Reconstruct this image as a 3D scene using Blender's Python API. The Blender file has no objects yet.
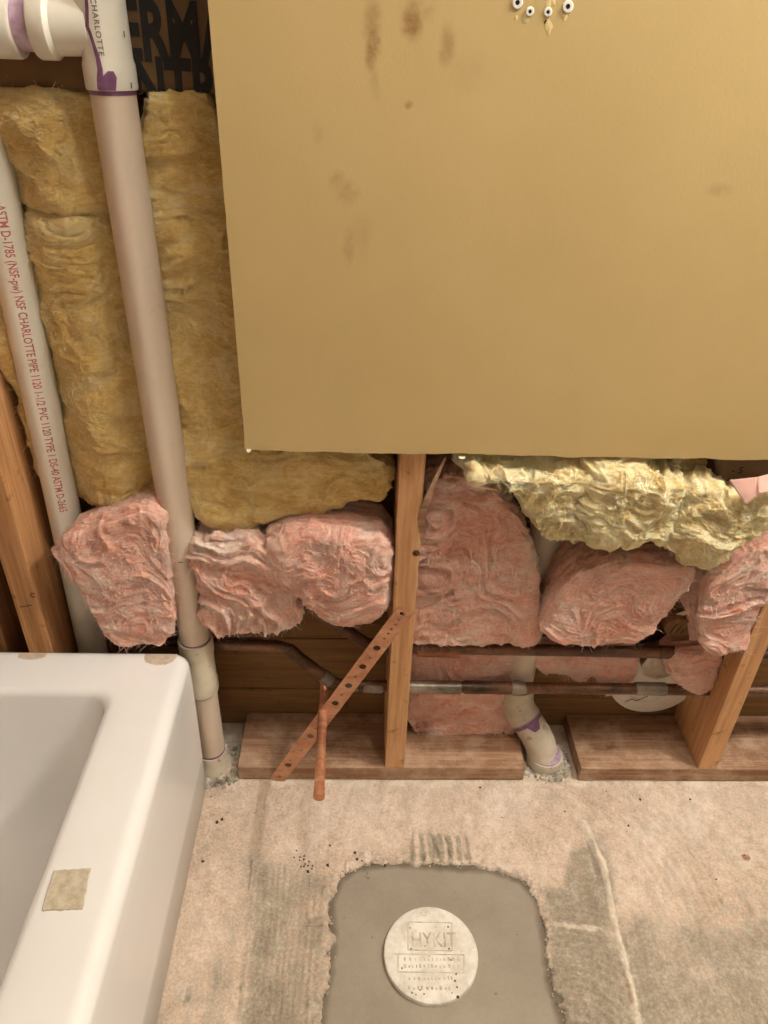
import bpy, bmesh, math, random
import numpy as np
from mathutils import Matrix, Vector

random.seed(7)
rng = np.random.default_rng(11)
SC = bpy.context.scene
COL = SC.collection

# ------------------------------------------------------------------ camera
FPX = 750.0
_p, _r, _w = [math.radians(a) for a in (33.1, 2.1, -2.2)]          # pitch down, roll, yaw
CF = np.array([-math.sin(_w)*math.cos(_p), math.cos(_w)*math.cos(_p), -math.sin(_p)])
_rt = np.array([math.cos(_w), math.sin(_w), 0.0]); _up = np.cross(_rt, CF)
CR = math.cos(_r)*_rt + math.sin(_r)*_up
CU = -math.sin(_r)*_rt + math.cos(_r)*_up
CPOS = np.array([0.0, -0.964, 1.27])
cam = bpy.data.cameras.new('camera'); cam_o = bpy.data.objects.new('camera', cam); COL.objects.link(cam_o)
cam.sensor_fit = 'VERTICAL'; cam.sensor_height = 36.0; cam.lens = 36.0*FPX/1024.0
cam.clip_start = 0.02
m = Matrix.Identity(4)
for i in range(3):
    m[i][0], m[i][1], m[i][2], m[i][3] = CR[i], CU[i], -CF[i], CPOS[i]
cam_o.matrix_world = m
SC.camera = cam_o

# ------------------------------------------------------------------ world, lights, exposure
world = bpy.data.worlds.new('world'); SC.world = world; world.use_nodes = True
world.node_tree.nodes['Background'].inputs[0].default_value = (1.0, 0.94, 0.86, 1)
world.node_tree.nodes['Background'].inputs[1].default_value = 0.12

def lamp(name, loc, watts, radius, col):
    l = bpy.data.lights.new(name, 'POINT'); l.energy = watts; l.shadow_soft_size = radius; l.color = col
    o = bpy.data.objects.new(name, l); o.location = loc; COL.objects.link(o); return o
lamp('ceiling_bulb', (1.22, -0.36, 2.30), 56, 0.045, (1.0, 0.985, 0.95))
lamp('ceiling_bulb', (0.31, -0.52, 2.30), 15, 0.06, (1.0, 0.985, 0.95))
SC.view_settings.view_transform = 'Standard'
SC.view_settings.look = 'None'
SC.view_settings.gamma = 1.0
SC.view_settings.use_curve_mapping = False
SC.view_settings.exposure = 0.33

# ------------------------------------------------------------------ helpers
def P(px, py, ax, v):
    """world point where the sight line of a photo pixel meets the plane x/y/z = v"""
    d = (px-384)/FPX*CR + (512-py)/FPX*CU + CF
    i = 'xyz'.index(ax); t = (v-CPOS[i])/d[i]
    return CPOS + t*d
def Pxz(px, py, y):
    q = P(px, py, 'y', y); return (q[0], q[2])
def Pxy(px, py, z=0.0):
    q = P(px, py, 'z', z); return (q[0], q[1])

def _hash(ix, iy, iz, seed):
    h = (ix.astype(np.int64)*374761393 + iy.astype(np.int64)*668265263 + iz.astype(np.int64)*2147483647 + seed*1274126177) & 0xffffffff
    h = ((h ^ (h >> 13))*1274126177) & 0xffffffff
    h = (h ^ (h >> 16))*2246822519 & 0xffffffff
    return ((h ^ (h >> 13)) & 0xffffff)/float(0xffffff)
def vnoise(p, seed=0):
    p = np.asarray(p, float); i = np.floor(p); f = p-i; i = i.astype(np.int64); u = f*f*f*(f*(f*6-15)+10)
    r = 0
    for dx in (0, 1):
        wx = u[:, 0] if dx else 1-u[:, 0]
        for dy in (0, 1):
            wy = u[:, 1] if dy else 1-u[:, 1]
            for dz in (0, 1):
                wz = u[:, 2] if dz else 1-u[:, 2]
                r = r + wx*wy*wz*_hash(i[:, 0]+dx, i[:, 1]+dy, i[:, 2]+dz, seed)
    return r*2-1
def fbm(p, octv=4, seed=0, gain=0.5):
    a, s, r = 1.0, 0.0, 0
    p = np.asarray(p, float)
    for k in range(octv):
        r = r + a*vnoise(p, seed+k*17); s += a; a *= gain; p = p*2.03+3.1
    return r/s
def ridge(p, octv=4, seed=0):
    a, s, r = 1.0, 0.0, 0
    p = np.asarray(p, float)
    for k in range(octv):
        r = r + a*(1-np.abs(vnoise(p, seed+k*23)))**2; s += a; a *= 0.55; p = p*1.97+1.7
    return r/s
def sstep(a, b, x):
    t = np.clip((x-a)/(b-a), 0, 1); return t*t*(3-2*t)

def tag(o, label=None, cat=None, group=None, kind=None):
    if label: o['label'] = label
    if cat: o['category'] = cat
    if group: o['group'] = group
    if kind: o['kind'] = kind
    return o
def thing(name, loc, label, cat, group=None):
    o = bpy.data.objects.new(name, None); o.empty_display_size = 0.03; o.location = loc; COL.objects.link(o)
    return tag(o, label, cat, group)
def wloc(o):
    v = Vector(o.location)
    while o.parent:
        o = o.parent; v = Vector(o.location) if o.parent is None else v
    return v
def mesh_obj(name, verts, faces, mat, parent=None, smooth=True, recenter=False):
    verts = np.asarray(verts, float)
    loc = Vector((0, 0, 0))
    if recenter:
        lo, hi = verts.min(0), verts.max(0); loc = Vector(((lo[0]+hi[0])/2, (lo[1]+hi[1])/2, lo[2])); verts = verts-np.array(loc)
    me = bpy.data.meshes.new(name); me.from_pydata(verts.tolist(), [], faces if isinstance(faces, list) else faces.tolist()); me.update()
    if smooth: me.polygons.foreach_set('use_smooth', [True]*len(me.polygons))
    o = bpy.data.objects.new(name, me); COL.objects.link(o); me.materials.append(mat); o.location = loc
    if parent is not None: attach(o, parent)
    return o
def attach(o, parent):
    """parent while keeping world coordinates (parents are never rotated or scaled)"""
    o.parent = parent
    off = Vector((0, 0, 0)); q = parent
    while q:
        off += Vector(q.location) + q.matrix_parent_inverse.translation; q = q.parent
    o.matrix_parent_inverse = Matrix.Translation(-off)
def bm_obj(name, bm, mat, parent=None, smooth=False, recenter=False):
    me = bpy.data.meshes.new(name); bmesh.ops.recalc_face_normals(bm, faces=bm.faces); 
    loc = Vector((0, 0, 0))
    if recenter:
        xs = [v.co for v in bm.verts]
        lo = Vector([min(c[i] for c in xs) for i in range(3)]); hi = Vector([max(c[i] for c in xs) for i in range(3)])
        loc = Vector(((lo.x+hi.x)/2, (lo.y+hi.y)/2, lo.z)); bmesh.ops.translate(bm, verts=bm.verts, vec=-loc)
    bm.to_mesh(me); bm.free(); me.materials.append(mat)
    if smooth: me.polygons.foreach_set('use_smooth', [True]*len(me.polygons))
    o = bpy.data.objects.new(name, me); COL.objects.link(o); o.location = loc
    if parent is not None: attach(o, parent)
    return o
def box_bm(x0, x1, y0, y1, z0, z1, bev=0.002, seg=2):
    bm = bmesh.new(); bmesh.ops.create_cube(bm, size=1)
    for v in bm.verts:
        v.co = Vector(((x0+x1)/2+v.co.x*(x1-x0), (y0+y1)/2+v.co.y*(y1-y0), (z0+z1)/2+v.co.z*(z1-z0)))
    if bev: bmesh.ops.bevel(bm, geom=list(bm.edges), offset=bev, segments=seg, affect='EDGES', profile=0.6)
    return bm
def grid_faces(nr, nc, closed=True, flip=False):
    """faces of an nr x nc vertex grid, wrapping round the columns"""
    r = np.arange(nr-1)[:, None]; c = np.arange(nc if closed else nc-1)[None, :]; c2 = (c+1) % nc
    f = np.stack([r*nc+c, r*nc+c2, (r+1)*nc+c2, (r+1)*nc+c], -1).reshape(-1, 4)
    return f[:, ::-1] if flip else f
def tube(pts, rad, n=28, cap=True, wob=0.0, seed=0):
    """swept tube: returns verts, faces.  rad: number or list per point"""
    pts = [Vector(p) for p in pts]; k = len(pts)
    rad = [rad]*k if not hasattr(rad, '__len__') else rad
    tang = []
    for i in range(k):
        a = pts[max(i-1, 0)]; b = pts[min(i+1, k-1)]
        t = (b-a)
        if t.length < 1e-9: t = tang[-1] if tang else Vector((0, 0, 1))
        tang.append(t.normalized())
    ref = Vector((0, 1, 0)) if abs(tang[0].y) < 0.9 else Vector((1, 0, 0))
    V = []
    for i in range(k):
        t = tang[i]; u = (ref-t*ref.dot(t)).normalized(); ref = u; w = t.cross(u)
        for j in range(n):
            a = 2*math.pi*j/n
            V.append(pts[i]+(u*math.cos(a)+w*math.sin(a))*rad[i])
    F = grid_faces(k, n).tolist()
    if cap: F.append(list(range(n))[::-1]); F.append(list(range((k-1)*n, k*n)))
    return [tuple(v) for v in V], F
def tube_obj(name, pts, rad, mat, parent=None, n=28, recenter=False):
    v, f = tube(pts, rad, n)
    o = mesh_obj(name, v, f, mat, parent, True, recenter)
    try: o.data.set_sharp_from_angle(angle=math.radians(40))
    except Exception: pass
    return o
def lathe_obj(name, a, b, prof, mat, parent=None, n=40):
    """prof: (fraction along a-b, radius) list, hard corners kept by angle"""
    a, b = Vector(a), Vector(b)
    pts = [a+(b-a)*t for t, r in prof]; rad = [r for t, r in prof]
    ax = (b-a).normalized()
    ref = Vector((0, 1, 0)) if abs(ax.y) < 0.9 else Vector((1, 0, 0))
    u = (ref-ax*ref.dot(ax)).normalized(); w = ax.cross(u)
    V = []
    for p_, r_ in zip(pts, rad):
        for j in range(n):
            g = 2*math.pi*j/n; V.append(tuple(p_+(u*math.cos(g)+w*math.sin(g))*r_))
    F = grid_faces(len(pts), n).tolist(); F.append(list(range(n))[::-1]); F.append(list(range((len(pts)-1)*n, len(pts)*n)))
    o = mesh_obj(name, V, F, mat, parent)
    try: o.data.set_sharp_from_angle(angle=math.radians(35))
    except Exception: pass
    return o
def bend(a, b, c, r, n=10):
    """points of a rounded corner a-b-c"""
    a, b, c = Vector(a), Vector(b), Vector(c)
    p, q = b+(a-b).normalized()*r, b+(c-b).normalized()*r
    return [(p*(1-t)**2+b*2*t*(1-t)+q*t*t) for t in [i/n for i in range(n+1)]]

def text_mesh(s, size, depth=0.0, offset=0.0, sx=1.0, spacing=1.0, sub=False):
    """flat lettering as vertex array (x right, y up) and faces"""
    c = bpy.data.curves.new('tmp', 'FONT'); c.body = s; c.size = size; c.extrude = depth; c.offset = offset; c.space_character = spacing
    c.resolution_u = 3
    o = bpy.data.objects.new('tmp', c); COL.objects.link(o)
    me = bpy.data.meshes.new_from_object(o.evaluated_get(bpy.context.evaluated_depsgraph_get()))
    v = np.array([tuple(q.co) for q in me.vertices]); f = [list(p.vertices) for p in me.polygons]
    bpy.data.objects.remove(o); bpy.data.curves.remove(c); bpy.data.meshes.remove(me)
    v[:, 0] *= sx
    if sub:
        bm = bmesh.new(); vs = [bm.verts.new(tuple(q)) for q in v]
        for q in f:
            try: bm.faces.new([vs[k] for k in q])
            except ValueError: pass
        for k in range(1, 8):
            yy = v[:, 1].min()+(v[:, 1].max()-v[:, 1].min())*k/8
            bmesh.ops.bisect_plane(bm, geom=list(bm.verts)+list(bm.edges)+list(bm.faces), plane_co=(0, yy, 0), plane_no=(0, 1, 0))
        bm.verts.index_update(); v = np.array([tuple(q.co) for q in bm.verts]); f = [[q.index for q in w_.verts] for w_ in bm.faces]; bm.free()
    return v, f

# ------------------------------------------------------------------ materials
def srgb(r, g, b):
    return tuple(((c/255)/12.92 if c/255 <= 0.04045 else ((c/255+0.055)/1.055)**2.4) for c in (r, g, b))+(1,)
class N:
    """tiny node graph helper"""
    def __init__(s, name):
        s.m = bpy.data.materials.new(name); s.m.use_nodes = True; s.t = s.m.node_tree; s.b = s.t.nodes['Principled BSDF']
        s.tc = s.t.nodes.new('ShaderNodeTexCoord')
    def n(s, kind, **kw):
        q = s.t.nodes.new(kind)
        for k, v in kw.items(): setattr(q, k, v)
        return q
    def l(s, a, b): s.t.links.new(a, b)
    def noise(s, scale, detail=6, rough=0.55, vec=(1, 1, 1), dist=0.0, out='Object'):
        mp = s.n('ShaderNodeMapping'); mp.inputs['Scale'].default_value = vec; s.l(s.tc.outputs[out], mp.inputs['Vector'])
        q = s.n('ShaderNodeTexNoise'); q.inputs['Scale'].default_value = scale; q.inputs['Detail'].default_value = detail
        q.inputs['Roughness'].default_value = rough; q.inputs['Distortion'].default_value = dist
        s.l(mp.outputs['Vector'], q.inputs['Vector']); return q.outputs['Fac']
    def ramp(s, fac, stops):
        q = s.n('ShaderNodeValToRGB'); e = q.color_ramp.elements
        while len(e) < len(stops): e.new(0.5)
        for i, (p_, c_) in enumerate(stops): e[i].position = p_; e[i].color = c_ if len(c_) == 4 else tuple(c_)+(1,)
        s.l(fac, q.inputs['Fac']); return q.outputs['Color']
    def fac(s, fac, lo, hi):
        q = s.n('ShaderNodeMapRange'); q.inputs['From Min'].default_value = lo; q.inputs['From Max'].default_value = hi
        s.l(fac, q.inputs['Value']); return q.outputs['Result']
    def math(s, op, a, b=None, c=None):
        q = s.n('ShaderNodeMath', operation=op)
        for i, x in enumerate((a, b, c)):
            if x is None: continue
            if isinstance(x, (int, float)): q.inputs[i].default_value = x
            else: s.l(x, q.inputs[i])
        return q.outputs[0]
    def mix(s, fac, a, b, mode='MIX'):
        q = s.n('ShaderNodeMix', data_type='RGBA', blend_type=mode)
        for sock, x in ((q.inputs[0], fac), (q.inputs[6], a), (q.inputs[7], b)):
            if isinstance(x, (int, float)): sock.default_value = x
            elif isinstance(x, tuple): sock.default_value = x
            else: s.l(x, sock)
        return q.outputs[2]
    def base(s, c):
        if isinstance(c, tuple): s.b.inputs['Base Color'].default_value = c
        else: s.l(c, s.b.inputs['Base Color'])
    def rough(s, v):
        if isinstance(v, (int, float)): s.b.inputs['Roughness'].default_value = v
        else: s.l(v, s.b.inputs['Roughness'])
    def bump(s, h, strength=0.4, dist=0.002):
        q = s.n('ShaderNodeBump'); q.inputs['Strength'].default_value = strength; q.inputs['Distance'].default_value = dist
        s.l(h, q.inputs['Height']); s.l(q.outputs['Normal'], s.b.inputs['Normal'])

def fibre_mat(name, dark, mid, light, rough=0.9, sheen=0.3, bumpd=0.003, spec=0.2, sss=0.0):
    g = N(name)
    a = g.noise(10, 4, 0.6, (1, 1, 1.6), 1.4)
    f1 = g.noise(38, 6, 0.7, (0.7, 1.6, 1.9), 3.0)
    f2 = g.noise(130, 5, 0.75, (0.5, 1.3, 1.5), 3.5)
    k = g.math('ADD', g.math('MULTIPLY', a, 0.34), g.math('ADD', g.math('MULTIPLY', f1, 0.40), g.math('MULTIPLY', f2, 0.26)))
    g.base(g.ramp(k, [(0.40, dark), (0.5, mid), (0.60, light)]))
    g.rough(rough); g.b.inputs['Specular IOR Level'].default_value = spec
    g.b.inputs['Sheen Weight'].default_value = sheen; g.b.inputs['Sheen Roughness'].default_value = 0.6
    if sss:
        g.b.inputs['Subsurface Weight'].default_value = sss; g.b.inputs['Subsurface Radius'].default_value = (1.0, 0.75, 0.5); g.b.inputs['Subsurface Scale'].default_value = 0.010
    g.bump(g.math('ADD', g.math('MULTIPLY', f1, 0.45), g.math('MULTIPLY', f2, 0.55)), 1.0, bumpd*1.5)
    return g.m
M = {}
M['pink'] = fibre_mat('pink_fibreglass', srgb(232, 150, 124), srgb(248, 190, 166), srgb(254, 228, 210), sss=0.35)
M['pink_strand'] = fibre_mat('pink_strands', srgb(236, 180, 160), srgb(246, 206, 190), srgb(254, 230, 218))
M['yellow'] = fibre_mat('yellow_fibreglass', srgb(212, 168, 86), srgb(238, 202, 122), srgb(252, 230, 174), 0.55, 0.2, 0.003, 0.45, 0.5)
M['yellow_strand'] = fibre_mat('yellow_strands', srgb(216, 180, 104), srgb(236, 206, 138), srgb(250, 232, 180), 0.5, 0.2, 0.003, 0.5)
M['cream'] = fibre_mat('cream_fibreglass', srgb(224, 194, 126), srgb(242, 222, 168), srgb(252, 242, 210), 0.85, 0.3, 0.003, 0.2, 0.5)

def wood_mat(name, dark, mid, light, axis, dusty=False):
    g = N(name)
    sc = {'x': (0.6, 14, 14), 'z': (14, 14, 0.6)}[axis]
    a = g.noise(6, 6, 0.6, sc, 1.2); b = g.noise(22, 4, 0.6, sc, 0.3); c = g.noise(3.0, 3, 0.6); d = g.noise(38, 3, 0.6)
    k = g.math('ADD', g.math('MULTIPLY', a, 0.55), g.math('ADD', g.math('MULTIPLY', b, 0.25), g.math('MULTIPLY', c, 0.2)))
    col = g.ramp(k, [(0.34, dark), (0.5, mid), (0.66, light)])
    col = g.mix(g.math('MULTIPLY', g.fac(d, 0.62, 0.74), 0.5), col, srgb(70, 48, 30))
    if dusty: col = g.mix(g.math('MULTIPLY', g.fac(g.noise(17, 6, 0.72), 0.46, 0.66), 0.55), col, srgb(206, 178, 152))
    g.base(col); g.rough(0.75); g.b.inputs['Specular IOR Level'].default_value = 0.25
    g.bump(k, 0.35, 0.002); return g.m
M['stud'] = wood_mat('stud_pine', srgb(172, 122, 80), srgb(202, 152, 106), srgb(220, 174, 130), 'z')
M['plate'] = wood_mat('plate_pine', srgb(116, 82, 58), srgb(152, 114, 86), srgb(186, 150, 120), 'x', True)
M['stud_old'] = wood_mat('stud_aged_pine', srgb(146, 98, 58), srgb(180, 130, 84), srgb(202, 154, 106), 'z')
M['sheath'] = wood_mat('sheathing_board', srgb(112, 80, 46), srgb(132, 96, 58), srgb(148, 112, 70), 'x')

def pvc_mat(name, col, grime, amt):
    g = N(name); a = g.noise(7, 5, 0.6); b = g.noise(60, 3, 0.6)
    f = g.math('MULTIPLY', g.math('ADD', g.fac(a, 0.45, 0.8), g.math('MULTIPLY', g.fac(b, 0.62, 0.7), 0.6)), amt)
    g.base(g.mix(f, col, grime)); g.rough(0.42); g.bump(g.noise(90, 2, 0.5), 0.04, 0.001); return g.m
M['pvc'] = pvc_mat('grey_white_pvc', srgb(216, 196, 174), srgb(186, 160, 132), 0.35)
M['pvc_white'] = pvc_mat('white_pvc_fitting', srgb(230, 222, 206), srgb(190, 174, 146), 0.3)
M['pvc_dirty'] = pvc_mat('dusty_pvc', srgb(216, 204, 180), srgb(140, 118, 92), 0.8)
def flat(name, col, rough=0.6, metal=0.0, var=0.12, scale=40, bump=0.0, col2=None):
    g = N(name); a = g.noise(scale, 4, 0.6)
    d = col2 or tuple(c*(1-var*2) for c in col[:3])+(1,)
    g.base(g.ramp(a, [(0.35, d), (0.62, col)])); g.rough(rough); g.b.inputs['Metallic'].default_value = metal
    if bump: g.bump(a, bump, 0.002)
    return g.m
M['primer'] = flat('purple_primer', srgb(138, 92, 126), 0.45, col2=srgb(104, 62, 92), scale=60)
M['primer_wash'] = flat('purple_primer_wash', srgb(196, 170, 182), 0.45, col2=srgb(160, 126, 152), scale=50)
M['red_ink'] = flat('red_ink', srgb(200, 112, 108), 0.6)
M['black_ink'] = flat('black_ink', srgb(26, 20, 14), 0.75)
M['mark'] = flat('pencil_mark', srgb(60, 50, 44), 0.8)
M['emboss'] = flat('embossed_shade', srgb(120, 108, 92), 0.6)
M['kraft'] = flat('kraft_paper', srgb(112, 80, 42), 0.7, scale=14, var=0.14, bump=0.2)
M['pink_paper'] = flat('pink_kraft_flap', srgb(206, 160, 146), 0.7, scale=20, var=0.06, bump=0.1)
M['brown_paper'] = flat('brown_paper_facing', srgb(120, 92, 66), 0.7, scale=20, var=0.06)
M['torn'] = flat('torn_gypsum_paper', srgb(236, 226, 196), 0.9, scale=80)
M['rubble'] = flat('concrete_rubble', srgb(206, 194, 176), 0.95, scale=60, col2=srgb(128, 114, 96), bump=0.5)
M['crumb'] = flat('brown_crumb', srgb(74, 50, 32), 0.9)
M['hole'] = flat('dark_hole', srgb(24, 16, 10), 0.9)
M['anchor'] = flat('white_nylon', srgb(238, 234, 222), 0.5)
M['tape'] = flat('adhesive_square', srgb(206, 194, 170), 0.7, scale=90, col2=srgb(180, 164, 138))
M['beige'] = flat('beige_residue', srgb(212, 192, 170), 0.7, scale=60)
M['bare'] = flat('bare_gypsum', srgb(222, 200, 140), 0.9)
def copper_mat(name, dark, mid, light, rough, metal):
    g = N(name); a = g.noise(22, 6, 0.65, (0.5, 1, 1), 1.0); b = g.noise(130, 3, 0.6)
    g.base(g.ramp(g.math('ADD', g.math('MULTIPLY', a, 0.8), g.math('MULTIPLY', b, 0.2)), [(0.36, dark), (0.5, mid), (0.64, light)]))
    g.rough(g.fac(a, -0.2*0+0.0, 1.6) if rough is None else rough); g.b.inputs['Metallic'].default_value = metal; return g.m
M['copper'] = copper_mat('bright_copper', srgb(186, 116, 82), srgb(216, 148, 110), srgb(244, 190, 152), 0.24, 0.6)
M['strap'] = copper_mat('copper_plate', srgb(166, 110, 80), srgb(196, 140, 106), srgb(212, 160, 124), 0.5, 0.3)
M['copper_dull'] = copper_mat('dull_copper', srgb(110, 64, 40), srgb(142, 88, 58), srgb(168, 112, 78), 0.4, 0.6)
M['tarnish'] = copper_mat('tarnished_copper', srgb(66, 48, 36), srgb(104, 74, 56), srgb(140, 98, 74), 0.42, 0.55)
M['solder'] = copper_mat('solder_grey', srgb(110, 98, 86), srgb(142, 130, 116), srgb(172, 160, 146), 0.4, 0.6)

def drywall_mat():
    g = N('olive_painted_drywall')
    a = g.noise(3, 4, 0.6); col = g.ramp(a, [(0.3, srgb(190, 163, 110)), (0.7, srgb(200, 173, 120))])
    sep = g.n('ShaderNodeSeparateXYZ'); g.l(g.tc.outputs['Object'], sep.inputs[0]); X, Z = sep.outputs['X'], sep.outputs['Z']
    wn = g.noise(26, 5, 0.7); wob = g.math('MULTIPLY', g.math('SUBTRACT', wn, 0.5), 0.02)
    stain = [(373, 48, 6, 14, .8), (371, 22, 8, 14, .4), (413, 22, 8, 12, .75), (420, 12, 13, 8, .3), (448, 45, 6, 13, .4), (336, 181, 7, 8, .28),
             (347, 193, 10, 9, .32), (350, 246, 5, 14, .25), (362, 235, 8, 18, .14), (719, 190, 12, 5, .25), (409, 105, 3, 3, .5), (468, 72, 16, 12, .12), (376, 78, 4, 14, .2), (318, 133, 4, 8, .15)]
    tot = None
    for px, py, rx, ry, st in stain:
        cx, cz = Pxz(px, py, -0.013); sx, sz = rx/690.0, ry/640.0
        dx = g.math('DIVIDE', g.math('ADD', g.math('SUBTRACT', X, cx), wob), sx); dz = g.math('DIVIDE', g.math('SUBTRACT', Z, cz), sz)
        d = g.math('SQRT', g.math('ADD', g.math('MULTIPLY', dx, dx), g.math('MULTIPLY', dz, dz)))
        q = g.n('ShaderNodeMapRange', interpolation_type='SMOOTHSTEP'); q.inputs['From Min'].default_value = 1.4; q.inputs['From Max'].default_value = 0.3
        q.inputs['To Max'].default_value = st; g.l(d, q.inputs['Value'])
        tot = q.outputs['Result'] if tot is None else g.math('MAXIMUM', tot, q.outputs['Result'])
    tot = g.math('MULTIPLY', tot, g.fac(g.noise(45, 4, 0.7), 0.25, 0.6))
    col = g.mix(tot, col, srgb(124, 78, 28))
    g.base(col); g.rough(0.5)
    g.b.inputs['Specular IOR Level'].default_value = 0.3
    g.bump(g.noise(260, 2, 0.5), 0.12, 0.0015); return g.m
M['drywall'] = drywall_mat()

# ------------------------------------------------------------------ the setting
PANEL_X0, PANEL_Z0 = -0.1665, 0.7515
def concrete_mat():
    g = N('rough_concrete')
    at = g.n('ShaderNodeAttribute', attribute_name='mask'); sep = g.n('ShaderNodeSeparateColor'); g.l(at.outputs['Color'], sep.inputs[0])
    a = g.noise(5, 6, 0.65); b = g.noise(45, 6, 0.7); c = g.noise(220, 3, 0.6)
    k = g.math('ADD', g.math('MULTIPLY', a, 0.3), g.math('ADD', g.math('MULTIPLY', b, 0.4), g.math('MULTIPLY', c, 0.3)))
    beige = g.ramp(k, [(0.36, srgb(176, 150, 126)), (0.5, srgb(214, 192, 171)), (0.62, srgb(236, 220, 204))])
    grey = g.ramp(k, [(0.36, srgb(122, 110, 94)), (0.5, srgb(164, 151, 133)), (0.62, srgb(200, 187, 168))])
    white = g.ramp(k, [(0.3, srgb(214, 196, 170)), (0.6, srgb(236, 224, 204))])
    b2 = g.noise(16, 6, 0.7, (1, 1, 1), 0.6)
    edge = g.math('ADD', g.math('MULTIPLY', g.math('SUBTRACT', b, 0.5), 1.3), g.math('MULTIPLY', g.math('SUBTRACT', b2, 0.5), 1.5))
    col = g.mix(g.fac(g.math('ADD', sep.outputs[0], edge), 0.1, 0.7), beige, grey)
    col = g.mix(g.fac(g.math('ADD', sep.outputs[1], edge), 0.35, 0.95), col, white)
    col = g.mix(g.math('MULTIPLY', g.fac(g.noise(28, 5, 0.75, (1, 0.45, 1)), 0.45, 0.7), 0.35), col, srgb(150, 130, 110))
    col = g.mix(g.fac(g.math('ADD', sep.outputs[2], edge), 0.45, 1.1), col, srgb(112, 100, 84))
    col = g.mix(g.fac(g.math('ADD', at.outputs['Alpha'], edge), 0.4, 0.8), col, srgb(150, 82, 56))
    col = g.mix(g.math('MULTIPLY', g.fac(g.noise(75, 3, 0.6), 0.72, 0.78), 0.6), col, srgb(112, 92, 74))
    g.base(col); g.rough(0.9); g.b.inputs['Specular IOR Level'].default_value = 0.2
    g.bump(g.math('ADD', g.math('MULTIPLY', b, 0.6), g.math('MULTIPLY', c, 0.5)), 0.8, 0.004); return g.m
M['floor'] = concrete_mat()
def patch_mat():
    g = N('fresh_grey_concrete'); a = g.noise(6, 5, 0.6); b = g.noise(160, 3, 0.6); d = g.noise(60, 2, 0.5)
    col = g.ramp(g.math('ADD', g.math('MULTIPLY', a, 0.8), g.math('MULTIPLY', b, 0.2)), [(0.35, srgb(143, 131, 116)), (0.65, srgb(162, 150, 134))])
    col = g.mix(g.math('MULTIPLY', g.fac(d, 0.72, 0.77), 0.5), col, srgb(96, 86, 72))
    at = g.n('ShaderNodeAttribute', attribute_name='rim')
    col = g.mix(g.math('MULTIPLY', g.fac(g.math('ADD', at.outputs['Fac'], g.math('SUBTRACT', g.noise(40, 5, 0.7), 0.5)), 0.35, 0.9), 0.8), col, srgb(104, 92, 76))  # ragged shade around the patch edge, painted into the colour
    g.base(col); g.rough(0.85); g.b.inputs['Specular IOR Level'].default_value = 0.25; g.bump(b, 0.12, 0.001); return g.m
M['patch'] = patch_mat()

def seg_dist(x, y, pts):
    d = np.full(x.shape, 9.0)
    for (ax, ay), (bx, by) in zip(pts[:-1], pts[1:]):
        vx, vy = bx-ax, by-ay; t = np.clip(((x-ax)*vx+(y-ay)*vy)/(vx*vx+vy*vy+1e-12), 0, 1)
        d = np.minimum(d, np.hypot(x-ax-t*vx, y-ay-t*vy))
    return d
def poly_sd(x, y, pts):
    """signed distance, negative inside"""
    d = seg_dist(x, y, pts+[pts[0]]); ins = np.zeros(x.shape, bool)
    for (ax, ay), (bx, by) in zip(pts, pts[1:]+[pts[0]]):
        c = ((ay > y) != (by > y)) & (x < (bx-ax)*(y-ay)/(by-ay+1e-12)+ax); ins ^= c
    return np.where(ins, -d, d)
PATCH = [Pxy(*q) for q in [(318, 1024), (325, 980), (331, 940), (328, 903), (338, 875), (358, 864), (398, 860), (440, 863), (492, 866), (524, 878), (540, 898), (546, 930),
                           (552, 975), (566, 1024), (578, 1090), (520, 1150), (400, 1160), (325, 1110)]]
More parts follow.
